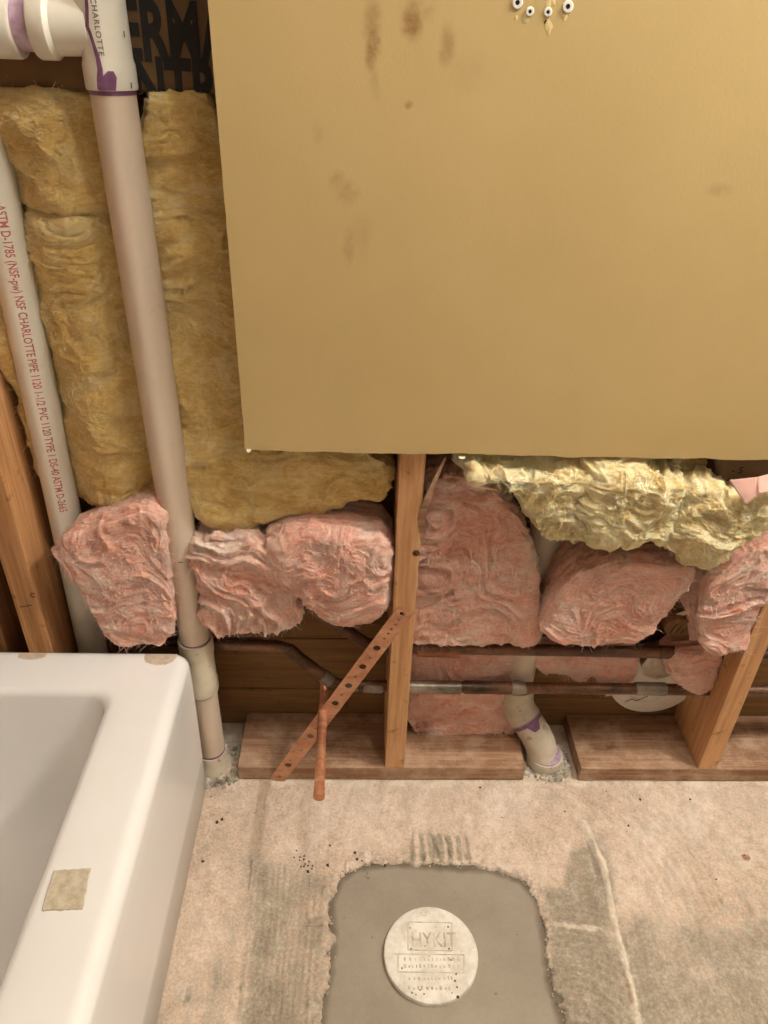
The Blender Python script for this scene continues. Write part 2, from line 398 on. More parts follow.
def build_floor():
    xs = np.unique(np.round(np.concatenate([np.linspace(-1.1, -0.42, 18), np.arange(-0.40, 0.86, 0.0022), np.linspace(0.9, 1.6, 12)]), 5))
    ys = np.unique(np.round(np.concatenate([np.linspace(-2.3, -0.72, 20), np.arange(-0.70, 0.06, 0.0022), np.linspace(0.08, 0.16, 8)]), 5))
    X, Y = np.meshgrid(xs, ys); x, y = X.ravel(), Y.ravel(); z0 = np.zeros_like(x)
    p = np.stack([x, y, z0], -1)
    warp = fbm(p*14, 4, 5)*0.018
    sd = poly_sd(x, y, PATCH) + fbm(p*55, 4, 9)*0.009 + fbm(p*190, 3, 19)*0.004
    h = fbm(p*9, 5, 1)*0.0022 + fbm(p*70, 4, 2)*0.0011
    lip = np.exp(-((sd-0.007)/0.012)**2)*np.clip(0.3+1.1*fbm(p*75, 4, 31), 0, 1)
    h += lip*0.008
    h = np.where(sd < 0, h-0.014*sstep(0, -0.006, sd), h)
    grey = np.zeros_like(x); white = np.zeros_like(x); dark = np.zeros_like(x); rust = np.zeros_like(x)
    # bare grey thinset fields
    def field(pts, soft=0.02):
        return sstep(soft, -soft, poly_sd(x+warp, y+warp, [Pxy(*q) for q in pts]))
    f_left = field([(252, 862), (330, 866), (330, 1060), (225, 1060), (236, 960)], .035)*0.6
    f_right = field([(560, 905), (640, 925), (720, 930), (790, 905), (800, 1100), (560, 1100)], 0.07)*0.8
    f_arc = field([(545, 890), (600, 880), (640, 1040), (560, 1060), (550, 960)])*0.8
    smear = field([(410, 832), (466, 836), (470, 862), (408, 862)], .006)
    f_top = field([(575, 845), (600, 838), (620, 905), (590, 920), (560, 900)], 0.012)*0.8
    grey = np.maximum.reduce([smear*(.45+.5*np.sin((x+warp*.3)*2*math.pi/.017)), f_left, f_right, f_arc, f_top, 0.35*sstep(-0.2, -0.5, y+warp*3)])
    # trowel comb marks
    cx, cy = Pxy(585, 1060); rr = np.hypot(x-cx+warp*.4, y-cy)
    h += f_arc*0.0030*np.sin(rr*2*math.pi/0.0125)*(rr < 0.25)
    h += f_left*0.0012*np.sin((x+warp*.5)*2*math.pi/0.011)
    h += f_right*0.0009*np.sin((x*0.97+y*0.1+warp*.3)*2*math.pi/0.012)
    cx, cy = Pxy(560, 900); rr = np.hypot(x-cx, (y-cy))
    sweep = sstep(0.16, 0.2, rr)*sstep(0.34, 0.28, rr)*(x > cx)*(y > cy-0.02)
    h += sweep*0.0016*np.sin(rr*2*math.pi/0.017)
    # pale ridges, dust along the plate
    d = seg_dist(x+warp*.4, y, [Pxy(*q) for q in [(585, 822), (603, 862), (613, 920), (627, 975), (642, 1030), (650, 1080)]])
    white = np.maximum(white, sstep(0.011, 0.002, d)); h += 0.004*sstep(0.009, 0.0, d)
    white = np.maximum(white, 0.55*sstep(-0.028, -0.006, y+warp*.6))
    d = seg_dist(x+warp*.4, y, [Pxy(*q) for q in [(555, 925), (600, 930), (612, 935)]]); white = np.maximum(white, 0.7*sstep(0.008, 0.002, d)); h += 0.003*sstep(0.007, 0, d)
    for cxp, cyp, rad, s_ in [(385, 815, .05, .4), (690, 815, .12, .35), (750, 850, .08, .5), (480, 800, .08, .3)]:
        cx, cy = Pxy(cxp, cyp); white = np.maximum(white, s_*sstep(rad, rad*.3, np.hypot(x-cx+warp, y-cy+warp)))
    white = np.maximum(white, 0.35*lip)
    # darker marks
    for pts, wd, s_ in [([(592, 842), (600, 880)], .009, .7), ([(690, 845), (700, 858)], .016, .8), ([(703, 858), (722, 905)], .006, .75), ([(420, 838), (424, 860)], .004, .8),
                        ([(433, 836), (438, 858)], .006, .7), ([(445, 836), (450, 858)], .004, .8), ([(460, 838), (466, 858)], .005, .75), ([(413, 838), (412, 860)], .003, .7),
                        ([(252, 860), (240, 960), (236, 1040)], .0035, .75), ([(280, 925), (322, 926)], .003, .7), ([(190, 985), (180, 1030)], .006, .6), ([(285, 935), (280, 1010)], .0025, .55), ([(330, 833), (326, 862)], .004, .6)]:
        d = seg_dist(x+warp*.25, y+warp*.1, [Pxy(*q) for q in pts]); k = sstep(wd*1.3, wd*.4, d)
        dark = np.maximum(dark, s_*k); h -= 0.0012*k
    dark = np.maximum(dark, 0.6*np.exp(-((sd+0.001)/0.004)**2)*(0.6+0.8*fbm(p*40, 2, 77)))  # shadow line along the patch edge, put into the floor colour
    cx, cy = Pxy(745, 857); rust = np.maximum(rust, 0.75*sstep(0.014, 0.003, np.hypot(x-cx+warp*.5, y-cy)))
    diag = fbm(np.stack([(x+y*.45)*70, (y-x*.45)*9, z0], -1), 3, 91); grey = np.clip(grey+.3*np.maximum(0, diag-.1)*sstep(.2, .4, x), 0, 1); h += .0012*diag*sstep(.2, .4, x)
    streak = fbm(np.stack([x*60, y*7, z0], -1), 3, 41); st2 = fbm(p*28, 4, 43)
    grey = np.clip(grey+.22*streak*sstep(-.08, -.2, y)+.18*st2, 0, 1); white = np.clip(white*(1+.6*st2)+.12*np.maximum(0, fbm(p*20, 3, 47)), 0, 1); dark = dark*np.clip(.75+1.1*st2, 0, 1)
    h += 0.0009*streak*sstep(-.06, -.16, y)+0.0010*st2
    z = h
    z[(y > 0.0)] *= 0.3
    z = np.where(x < -0.30, z*0.3-0.0015, z)
    nc = len(xs); f = grid_faces(len(ys), nc, closed=False)
    o = mesh_obj('floor', np.stack([x, y, z], -1), f, M['floor'])
    at = o.data.attributes.new('mask', 'FLOAT_COLOR', 'POINT')
    at.data.foreach_set('color', np.clip(np.stack([grey, white, dark, rust], -1), 0, 1).astype(np.float32).ravel())
    tag(o, 'rough concrete floor with trowel marks and beige mortar residue', kind='structure')
    return o
floor = build_floor()
# smooth grey patch poured in the hole, lying in the floor
def build_patch():
    c = np.mean(np.array(PATCH), 0); pts = np.array(PATCH); n = 240
    seg = np.linalg.norm(np.roll(pts, -1, 0)-pts, axis=1); cum = np.concatenate([[0], np.cumsum(seg)]); tt = np.linspace(0, cum[-1], n, endpoint=False)
    cl = np.vstack([pts, pts[:1]]); ring = np.stack([np.interp(tt, cum, cl[:, i]) for i in (0, 1)], -1)
    V = []
    for s in np.linspace(0.01, 1.06, 60):
        q = c+(ring-c)*s; pz = np.concatenate([q*7, np.zeros((n, 1))], 1)
        z = -0.0045+fbm(pz, 3, 4)*0.0012 + 0.0015*fbm(pz*5, 2, 8)*(s > 0.9)
        V.append(np.concatenate([q, z[:, None]], 1))
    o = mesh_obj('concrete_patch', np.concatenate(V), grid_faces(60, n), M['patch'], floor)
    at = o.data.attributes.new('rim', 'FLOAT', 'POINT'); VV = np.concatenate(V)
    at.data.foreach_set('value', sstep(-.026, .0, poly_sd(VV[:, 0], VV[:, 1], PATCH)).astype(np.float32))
    tag(o, 'smooth darker grey concrete patch with a ragged outline')
build_patch()

# back wall: painted drywall panel, its cut lower edge ragged
def build_drywall():
    bm = bmesh.new()
    nx = 160; xs = np.linspace(PANEL_X0, 1.5, nx); zs = [0, 0.004, 0.012, 0.03, 0.2, 0.6, 1.65]
    edge = fbm(np.stack([xs*40, xs*0, xs*0], -1), 3, 3)*0.0022 + fbm(np.stack([xs*6, xs*0+4, xs*0], -1), 2, 3)*0.002
    lay = []
    for yy in (-0.013, 0.0):
        row = []
        for zi, z in enumerate(zs):
            r = [bm.verts.new((x_+ (0.0012*math.sin(z*37)+0.0008*math.sin(z*91) if i == 0 else 0), yy, PANEL_Z0+z+edge[i]*max(0, 1-z/0.03))) for i, x_ in enumerate(xs)]; row.append(r)
        lay.append(row)
    A, B = lay; H = len(zs)
    for k in range(H-1):
        for i in range(nx-1):
            bm.faces.new((A[k][i], A[k][i+1], A[k+1][i+1], A[k+1][i])); bm.faces.new((B[k][i], B[k+1][i], B[k+1][i+1], B[k][i+1]))
        bm.faces.new((A[k][0], A[k+1][0], B[k+1][0], B[k][0])); bm.faces.new((A[k][-1], B[k][-1], B[k+1][-1], A[k+1][-1]))
    low = []
    for i in range(nx-1):
        low.append(bm.faces.new((A[0][i], B[0][i], B[0][i+1], A[0][i+1]))); bm.faces.new((A[-1][i], A[-1][i+1], B[-1][i+1], B[-1][i]))
    o = bm_obj('wall_back', bm, M['drywall'])
    o.data.materials.append(M['torn'])
    for p_ in o.data.polygons:
        c = p_.center
        if (abs(p_.normal.z) > 0.7 and c.z < 1) or (p_.normal.x < -0.7): p_.material_index = 1
    tag(o, 'olive yellow painted drywall panel cut off above the floor', kind='structure')
    # curls of torn white face paper along the cut
    for px, py, w_, l_ in [(249, 450, .006, .006), (462, 457.5, .009, .0016)]:
        x_, z_ = Pxz(px, py, -0.013); n = 9; V = []; 
        for i in range(n):
            u = i/(n-1); a = l_*math.sin(math.pi*u)**0.6*(0.4+0.6*random.random())
            V += [(x_-w_/2+w_*u, -0.0134, z_+0.002), (x_-w_/2+w_*u, -0.0155-a*0.25, z_-a*0.6), (x_-w_/2+w_*u, -0.0128, z_+0.0016), (x_-w_/2+w_*u, -0.0148-a*0.25, z_-a*0.6)]
        F = []
        for i in range(n-1):
            a = 4*i; b = a+4; F += [(a, b, b+1, a+1), (a+2, a+3, b+3, b+2), (a+1, b+1, b+3, a+3), (a, a+2, b+2, b)]
        q = mesh_obj('torn_paper', V, F, M['torn'], o, False)
    # flaked paint below the wall anchors
    for px, py, r_ in [(516, 18, 2), (526, 19, 3), (548, 24, 3), (549, 28, 3.5), (565, 17, 2.5), (549, 4, 3), (553, 1, 3)]:
        x_, z_ = Pxz(px, py, -0.013); n = 9
        V = [(x_, -0.0138, z_)]+[(x_+math.cos(2*math.pi*i/n)*r_/690*random.uniform(.5, 1), -0.0133, z_+math.sin(2*math.pi*i/n)*r_/560*random.uniform(.6, 1.3)) for i in range(n)]
        mesh_obj('paint_chip', V, [(0, 1+(i+1) % n, 1+i) for i in range(n)], M['bare'], o, False)
    x_, z_ = Pxz(546, 22, -0.013)
    lathe_obj('nail_hole', (x_, -0.0128, z_), (x_, -0.0134, z_), [(0, .002), (1, .002)], M['hole'], o, 12)
    return o
wall = build_drywall()

def simple_mat_wall():
    g = N('painted_room_wall'); g.base(g.ramp(g.noise(4, 4, 0.5), [(0.3, srgb(166, 166, 166)), (0.7, srgb(174, 174, 174))])); g.rough(0.7); return g.m
M['room'] = simple_mat_wall()
M['ceil'] = flat('ceiling_white', srgb(232, 228, 216), 0.9, var=0.02)
for nm, b in [('wall_left', (-1.11, -1.075, -2.3, 0.16, 0, 2.4)), ('wall_right', (1.5, 1.54, -2.3, 0.16, 0, 2.4)), ('wall_front', (-1.11, 1.54, -2.34, -2.3, 0, 2.4)), ('ceiling', (-1.11, 1.54, -2.34, 0.16, 2.4, 2.44))]:
    tag(bm_obj(nm, box_bm(*b, bev=0), M['ceil'] if nm == 'ceiling' else M['sheath'] if nm == 'wall_left' else M['room']), kind='structure')
# outer sheathing boards behind the framing
outer = tag(bm_obj('wall_outer', box_bm(-1.11, 1.54, 0.153, 0.165, 0, 2.4, 0), M['sheath']), 'brown sheathing closing the back of the stud wall', kind='structure')
for z0, z1 in [(0.0, 0.105), (0.108, 0.245), (0.248, 0.385), (0.388, 0.60), (0.603, 0.90), (0.903, 1.30)]:
    bm_obj('plank', box_bm(-1.08, 1.5, 0.143, 0.153, z0, z1, 0.002), M['sheath'], outer)

# ------------------------------------------------------------------ framing
stud_c = tag(bm_obj('wall_stud', box_bm(0.0575, 0.0955, 0.0, 0.14, 0.038, 2.3, 0.002), M['stud'], recenter=True), 'pale pine stud with a split edge under the drywall, copper strap nailed to it', 'stud')
stud_r = tag(bm_obj('wall_stud', box_bm(0.684, 0.722, 0.0, 0.14, 0.038, 2.3, 0.002), M['stud'], recenter=True), 'pine stud at the right edge, pierced by both water pipes', 'stud')
stud_l = tag(bm_obj('wall_stud', box_bm(-0.568, -0.528, 0.0, 0.14, 0.0, 2.3, 0.002), M['stud_old'], recenter=True), 'weathered brown stud standing behind the bathtub', 'stud')
stud_ll = tag(bm_obj('wall_stud', box_bm(-0.66, -0.622, 0.03, 0.14, 0.0, 2.3, 0.002), M['stud_old'], recenter=True), 'dark stud at the far left edge, partly behind another stud', 'stud')
plate_l = tag(bm_obj('sole_plate', box_bm(-0.232, 0.337, 0.0, 0.14, 0.002, 0.038, 0.002), M['plate'], recenter=True), 'pine floor plate under the centre stud, left of the elbow pipe', 'floor plate')
plate_r = tag(bm_obj('sole_plate', box_bm(0.449, 1.5, 0.0, 0.14, 0.002, 0.038, 0.002), M['plate'], recenter=True), 'pine floor plate under the right stud, right of the elbow pipe', 'floor plate')
# knot and split splinter of the centre stud
x_, z_ = Pxz(416, 553, 0.0)
lathe_obj('knot', (x_, 0.001, z_), (x_, -0.0008, z_), [(0, .006), (0.8, .006), (1, .005)], flat('knot_brown', srgb(110, 76, 44), 0.8, col2=srgb(60, 38, 20), scale=120), stud_c, 18)
def splinter():
    pts = [(445, 459, -.004), (437, 476, -.008), (430, 493, -.007), (424, 508, -.003), (421, 520, -.001), (422, 533, 0.0), (422, 546, 0.002)]
    wd = [.0015, .003, .0045, .006, .006, .005, .001]
    V = []; F = []
    for (px, py, y), w_ in zip(pts, wd):
        q = P(px, py, 'y', y); V += [(q[0]-w_, y, q[2]), (q[0]+w_, y, q[2]+.001), (q[0]+w_, y+.004, q[2]+.001), (q[0]-w_, y+.004, q[2])]
    for i in range(len(pts)-1):
        for j in range(4): F.append((4*i+j, 4*i+(j+1) % 4, 4*i+4+(j+1) % 4, 4*i+4+j))
    F += [(0, 1, 2, 3), (len(V)-4, len(V)-1, len(V)-2, len(V)-3)]
    tag(mesh_obj('splinter', V, F, M['plate'], stud_c, False), 'long pale splinter peeling from the stud edge')
splinter()
# lumber stamp marks on the left stud
for (px0, py0, px1, py1) in [(16, 607, 32, 605)]:
    a, b = P(px0, py0, 'y', 0), P(px1, py1, 'y', 0)
    tube_obj('pencil_line', [(a[0]+.006, -.0003, a[2]), (b[0], -.0003, b[2])], .0006, M['mark'], stud_l, 6)
a = P(33, 595, 'y', 0)
tube_obj('stamp', [(a[0]+.004*math.cos(t), -.0003, a[2]+.004*math.sin(t)) for t in np.linspace(.6, 5.6, 14)], .0007, M['mark'], stud_l, 6)
#@@PART2
# ------------------------------------------------------------------ bathtub
def rring(x0, x1, y0, y1, r, z, n=10):
    V = []
    for cx, cy, a0 in ((x1-r, y1-r, 0), (x0+r, y1-r, 90), (x0+r, y0+r, 180), (x1-r, y0+r, 270)):
        for i in range(n+1):
            a = math.radians(a0+90*i/n); V.append((cx+r*math.cos(a), cy+r*math.sin(a), z))
    return V
def build_tub():
    X0, X1, Y0, Y1, H = -1.058, -0.2885, -1.52, 0.0, 0.352
    t = thing('bathtub', (-0.68, -0.76, 0), 'white glossy bathtub with a wide flat rim', 'bathtub')
    rings = []
    def o(ins, z, r): rings.append(rring(X0+ins, X1-ins, Y0+ins, Y1-ins, r, z))
    o(0.012, 0.0, .012); o(0.004, 0.004, .016); o(0.003, .1, .018); o(0.001, 0.22, .022); o(0, 0.30, .026)
    for a in np.linspace(0, 90, 9): o(0.022*(1-math.cos(math.radians(a))), H-0.022+0.022*math.sin(math.radians(a)), .028)
    o(.026, H, .03); o(.04, H, .03)
    ix0, ix1, iy0, iy1 = X0+.10, -0.386, Y0+.12, -0.084
    def q(ins, z, r): rings.append(rring(ix0+ins, ix1-ins, iy0+ins, iy1-ins, r, z))
    q(-.02, H-.0005, .05); q(-.008, H-.001, .045); q(0, H-.002, .04)
    for a in np.linspace(10, 80, 7): q(0.016*math.sin(math.radians(a)), H-.002-.016*(1-math.cos(math.radians(a))), .04)
    q(.018, H-.03, .045); q(.03, .25, .06); q(.048, .15, .08); q(.058, .10, .09); q(.07, .075, .1); q(.09, .058, .11); q(.12, .050, .12); q(.18, .047, .09); q(.24, .046, .04)
    n = len(rings[0]); V = [p for r in rings for p in r]; F = grid_faces(len(rings), n).tolist(); F.append(list(range((len(rings)-1)*n, len(rings)*n)))
    g = N('white_tub_acrylic'); g.base(g.ramp(g.noise(5, 3, 0.5), [(0.3, srgb(238, 235, 231)), (0.7, srgb(243, 240, 237))])); g.rough(0.16); g.b.inputs['Specular IOR Level'].default_value = 0.5
    b = mesh_obj('tub_shell', V, F, g.m, t)
    # square of dried adhesive on the rim
    c = [P(x, y, 'z', H) for x, y in ((54, 870), (91, 868), (83, 910), (41, 911))]
    ctr = np.mean(c, 0); V = []; nn = 14
    edge = []
    for k in range(4):
        a, d = c[k], c[(k+1) % 4]
        for i in range(nn):
            p_ = a+(d-a)*i/nn; edge.append(p_+np.array([random.uniform(-.0006, .0006), random.uniform(-.0006, .0006), 0]))
    m_ = len(edge); V = [(ctr[0], ctr[1], H+.0012)]+[(e[0]*.96+ctr[0]*.04, e[1]*.96+ctr[1]*.04, H+.0012) for e in edge]+[(e[0], e[1], H-.0004) for e in edge]
    F = [(0, 1+i, 1+(i+1) % m_) for i in range(m_)]+[(1+i, 1+m_+i, 1+m_+(i+1) % m_, 1+(i+1) % m_) for i in range(m_)]
    tag(mesh_obj('adhesive_square', V, F, M['tape'], t, False), 'beige square of dried adhesive film')
    for px0, px1, dp in ((20, 48, .012), (146, 178, .026)):
        V = []; k = 16; xa, xb = float(P(px0, 652, 'z', H)[0]), float(P(px1, 652, 'z', H)[0])
        for i in range(k):
            u = i/(k-1); x = xa+(xb-xa)*u; d_ = dp*(math.sin(math.pi*u)**.5)*(.75+.25*random.random())
            for v in (0, .5, 1): V.append((x, -.022-d_*v*.8, H+.0006))
            V.append((x, -.012, H-.0016))
        F = []
        for i in range(k-1): F += [(4*i+3, 4*i, 4*i+4, 4*i+7), (4*i, 4*i+1, 4*i+5, 4*i+4), (4*i+1, 4*i+2, 4*i+6, 4*i+5)]
        mesh_obj('adhesive_residue', V, F, M['beige'], t, True)
build_tub()

# ------------------------------------------------------------------ plastic drain pipes
def primer_ring(c, ax, r, mat, parent, w=.006, name='primer_ring'):
    c, ax = Vector(c), Vector(ax).normalized()
    return lathe_obj(name, c-ax*w/2, c+ax*w/2, [(0, r-.001), (0, r), (1, r), (1, r-.001)], mat, parent, 40)
def V3(q): return Vector(tuple(float(v) for v in q))
def build_drain():
    A = V3(P(113, 92, 'y', .045)); B = V3(P(210.5, 742, 'y', .036)); ax = (A-B).normalized()
    def at(z): return B+ax*((z-B.z)/ax.z)
    def zz(px, py): return float(P(px, py, 'y', at(0.4).y)[2])
    t = thing('drain_pipe', at(0.0), 'tall grey white plastic drain pipe with tee at top, beside bathtub corner', 'pipe')
    zc1, zc0, zl1 = zz(189, 638), zz(203, 688), zz(214, 748)
    tube_obj('pipe', [at(zc1-.03), at(zc1+.2), at(0.9), at(1.26)], .0262, M['pvc'], t, 40)
    lathe_obj('coupling', at(zc0), at(zc1), [(0, .029), (0, .0302), (.03, .0308), (.2, .0308), (.24, .0292), (.70, .0290), (.78, .0308), (.96, .0308), (1, .0302), (1, .0262)], M['pvc_dirty'], t)
    primer_ring(at(zc0-.002), ax, .0268, M['primer'], t, .006); primer_ring(at(zc1+.001), ax, .0266, M['primer'], t, .004)
    tube_obj('pipe', [at(-.02), at(.1), at(zc0+.02)], .0262, M['pvc'], t, 40)
    lathe_obj('coupling', at(-.015), at(zl1), [(0, .030), (0, .0325), (.5, .0325), (.56, .0302), (.96, .0306), (1, .0298), (1, .0262)], M['pvc_dirty'], t)
    primer_ring(at(zl1+.002), ax, .0267, M['primer'], t, .004)
    # tee fitting at the top
    z0, z1 = zz(116, 90), zz(112, 63)
    tee = lathe_obj('tee_fitting', at(z0), at(z0+.20), [(0, .0262), (0, .0290), (.015, .0296), ((z1-z0)/.2-.01, .0296), ((z1-z0)/.2+.02, .0280), (.75, .0280), (.80, .0296), (1, .0296), (1, .026)], M['pvc_white'], t)
    primer_ring(at(z0-.002), ax, .0267, M['primer'], tee, .006)
    zb = zz(60, 26); c = at(zb)
    e = lambda d: c+Vector((-d, 0, 0))
    lathe_obj('branch_hub', e(.012), e(.074), [(0, .0285), (.62, .0295), (.66, .0315), (.70, .0340), (.97, .0340), (1, .0330), (1, .026)], M['pvc_white'], t)
    tube_obj('branch_pipe', [e(.06), e(.2)], .0262, M['primer_wash'], t, 40)
    lathe_obj('branch_hub', e(.094), e(.215), [(0, .026), (0, .0330), (.03, .0340), (1, .0340)], M['pvc_white'], t)
    # purple primer run down the tee: thin shells wrapped on its surface
    def wrap(path, r0=.0300):
        V = []; F = []
        for (px, py, w_) in path:
            z = zz(px, py); cc = at(z); dx = max(-.026, min(.026, float(P(px, py, 'y', cc.y-.022)[0])-cc.x)); ang = math.asin(dx/.0298)
            for k in range(5):
                a2 = ang+(k/4-.5)*w_/.0298; V.append((cc.x+r0*math.sin(a2), cc.y-r0*math.cos(a2), z))
        for i in range(len(path)-1):
            for k in range(4): F.append((5*i+k, 5*i+k+1, 5*i+6+k, 5*i+5+k))
        return V, F
    V, F = wrap([(88, -12, .003), (89, 8, .004), (89, 26, .0045), (92, 33, .004), (96, 45, .004), (100, 58, .005), (102, 68, .006), (102, 78, .008), (103, 88, .009)])
    mesh_obj('primer_drip', V, F, M['primer'], tee)
    V, F = wrap([(112, 70, .006), (111, 76, .016), (109, 82, .02), (109, 89, .019)], .0301)
    mesh_obj('primer_drip', V, F, M['primer'], tee)
    # moulded lettering
    v, f = text_mesh('CHARLOTTE', .0085, 0, .0001, 1.0, 1.15, True)
    zt = zz(106, -2); out = []
    for x, y, _ in v:
        z = zt-x; cc = at(z); a2 = math.radians(4)+ (y-.003)/.0284; rr = .0285
        out.append((cc.x+rr*math.sin(a2), cc.y-rr*math.cos(a2), z))
    mesh_obj('moulded_lettering', out, f, M['emboss'], tee, False)
    # small scratches
    for px, py in ((129, 34), (131, 85)):
        V, F = wrap([(px-1, py+3, .0015), (px+1, py-3, .0015)], .0302); mesh_obj('scuff', V, F, M['mark'], tee)
    z = zz(174, 553); cc = at(z)
    V = [(cc.x+.0264*math.sin(a), cc.y-.0264*math.cos(a), z+d) for d in (-.0007, .0007) for a in np.linspace(-.05, .25, 6)]
    mesh_obj('pencil_mark', V, grid_faces(2, 6, False), M['mark'], t)
build_drain()

def build_left_pipe():
    A = V3(P(0, 200, 'y', .085)); B = V3(P(91, 640, 'y', .085)); ax = (A-B).normalized()
    def at(z): return B+ax*((z-B.z)/ax.z)
    t = thing('vent_pipe', at(0.0), 'slim white plastic pipe with red printed lettering at the left', 'pipe')
    tube_obj('pipe', [at(0.0), at(.3), at(.8), at(1.5)], .0258, M['pvc_white'], t, 40)
    v, f = text_mesh('ASTM D-1785 (NSF-pw) NSF CHARLOTTE PIPE 1120 1-1/2 PVC 1120 TYPE 1 DS-40 ASTM D-2665', .0125, 0, .00022, 1.0, 1.0, True)
    zt, zb = float(P(6, 205, 'y', .061)[2]), float(P(72, 512, 'y', .061)[2]); sc = (zt-zb)/v[:, 0].max()
    out = []
    for x, y, _ in v:
        z = zt-x*sc; cc = at(z); a2 = math.radians(20)+(y*1.3-.005)/.0258; out.append((cc.x+.0260*math.sin(a2), cc.y-.0260*math.cos(a2), z))
    mesh_obj('printed_lettering', out, f, M['red_ink'], t, False)
build_left_pipe()

def build_elbow_pipe():
    top = V3(P(527, 600, 'y', .104)); a = V3(P(517, 690, 'y', .104)); b = V3(P(516, 704, 'y', .098)); c = V3(P(541, 742, 'y', .052)); d = V3(Pxy(545, 768, 0)+(0.0,)) 
    d.y = c.y-.004
    t = thing('elbow_pipe', (d.x, d.y, 0), 'dusty plastic drain pipe with a purple stained elbow between the floor plates', 'pipe')
    up = Vector((a.x+.002, a.y, .95))
    tube_obj('pipe', [a-Vector((0, 0, .02)), a+Vector((0, 0, .1)), up], .0285, M['pvc'], t, 40)
    # upper bend
    dirv = (c-b).normalized()
    p1 = [a+Vector((0, 0, .012))]+bend(a+Vector((0, 0, .03)), b, c, .022)+[b+dirv*.036]
    tube_obj('elbow', p1, [.0335]*len(p1), M['pvc_dirty'], t, 40)
    k = b+dirv*.037
    el = [b+dirv*.032]+bend(b, c, Vector((d.x, d.y, -.03)), .026)+[Vector((d.x, d.y, c.z-.034))]
    tube_obj('elbow', el, [.0318]*len(el), M['pvc_dirty'], t, 40)
    primer_ring(k, dirv, .0335, M['primer'], t, .007)
    primer_ring(k+dirv*.004, dirv, .0325, M['primer'], t, .006)
    # primer splash on the bend
    V = []; 
    u = dirv.cross(Vector((0, -1, .3))).normalized(); w_ = u.cross(dirv)
    if w_.y > 0: w_ = -w_; 
    for i in range(7):
        s = i/6
        for j in range(7):
            g = (j/6-.5)*(1.1-.7*s)+.35*(1 if u.x > 0 else -1)
            V.append(tuple(k+dirv*(.002+.02*s)+(w_*math.cos(g)+u*math.sin(g))*.0326))
    mesh_obj('primer_splash', V, grid_faces(7, 7, False), M['primer'], t)
    hub = Vector((d.x, d.y, c.z-.030))
    lathe_obj('hub', hub-Vector((0, 0, hub.z+.012)), hub, [(0, .035), (.1, .0365), (.9, .0365), (1, .0355), (1, .031)], M['pvc_dirty'], t)
    primer_ring(hub+Vector((0, 0, .0015)), (0, 0, 1), .0325, M['primer_wash'], t, .004)
    return d
ELB = build_elbow_pipe()

# ------------------------------------------------------------------ copper water pipes
def build_water():
    R_ = .0111; y = .060
    zu, zl = .300, .2015
    t = thing('water_pipe', (.4, y, zu-R_), 'tarnished copper water pipe, the upper one of two through the studs', 'pipe', 'copper water pipes')
    c1 = V3(P(372, 640, 'y', y)); c1.z = zu+.003; c2 = V3(P(318, 612, 'y', y+.015))
    path = [(1.49, y, zu-.008), (.7, y, zu-.005), (.4, y, zu), (.12, y, zu+.003)]+[tuple(p) for p in bend((.12, y, zu+.003), c1, c2, .025)]+[tuple(c2), tuple(c2+(c2-c1)*1.2)]
    tube_obj('pipe', path, R_, M['tarnish'], t, 24)
    for x0, x1, mt in ((.11, .19, 'copper_dull'), (.565, .61, 'tarnish'), (.655, .668, 'solder')):
        lathe_obj('fitting', (x0, y, zu-.002), (x1, y, zu-.004), [(0, .011), (0, .0128), (1, .0128), (1, .011)], M[mt], t, 24)
    t = thing('water_pipe', (.3, y, zl-R_), 'tarnished copper water pipe, the lower one, with an angled offset at left', 'pipe', 'copper water pipes')
    b1 = V3(P(335, 684, 'y', y)); b1.z = zl+.004; b2 = V3(P(284, 646, 'y', y+.01)); b3 = V3((b2.x-.28, y+.02, b2.z+.002))
    path = [(1.49, y, zl-.008), (.5, y, zl-.001), (.2, y, zl), (.03, y, zl+.002)]+[tuple(p) for p in bend((.03, y, zl+.002), b1, b2, .02)]+[tuple(p) for p in bend(b1, b2, b3, .02)]+[tuple(b3)]
    tube_obj('pipe', path, R_, M['tarnish'], t, 24)
    q = b1+Vector((.016, 0, 0)); lathe_obj('elbow_collar', q, q+Vector((.028, 0, -.0004)), [(0, .011), (0, .0132), (1, .0132), (1, .011)], M['solder'], t, 24)
    u = (b2-b1).normalized(); lathe_obj('elbow_collar', b1+u*.012, b1+u*.034, [(0, .011), (0, .0132), (1, .0132), (1, .011)], M['solder'], t, 24)
    lathe_obj('elbow_collar', b2-u*.03, b2-u*.01, [(0, .011), (0, .0128), (1, .0128), (1, .011)], M['tarnish'], t, 24)
    for x0, x1, mt in ((.10, .20, 'solder'), (.012, .05, 'solder'), (.30, .318, 'solder'), (.205, .298, 'tarnish'), (.54, .60, 'solder'), (.655, .672, 'solder')):
        lathe_obj('fitting', (x0, y, zl), (x1, y, zl-.0008), [(0, .011), (0, .0126), (.06, .013), (.94, .013), (1, .0126), (1, .011)], M[mt], t, 24)
    lathe_obj('solder_blob', (.298, y, zl), (.326, y, zl-.001), [(0, .0115), (.3, .0145), (.6, .0142), (1, .0112)], M['solder'], t, 24)
build_water()
STUB = P(323, 713, 'y', -.003)
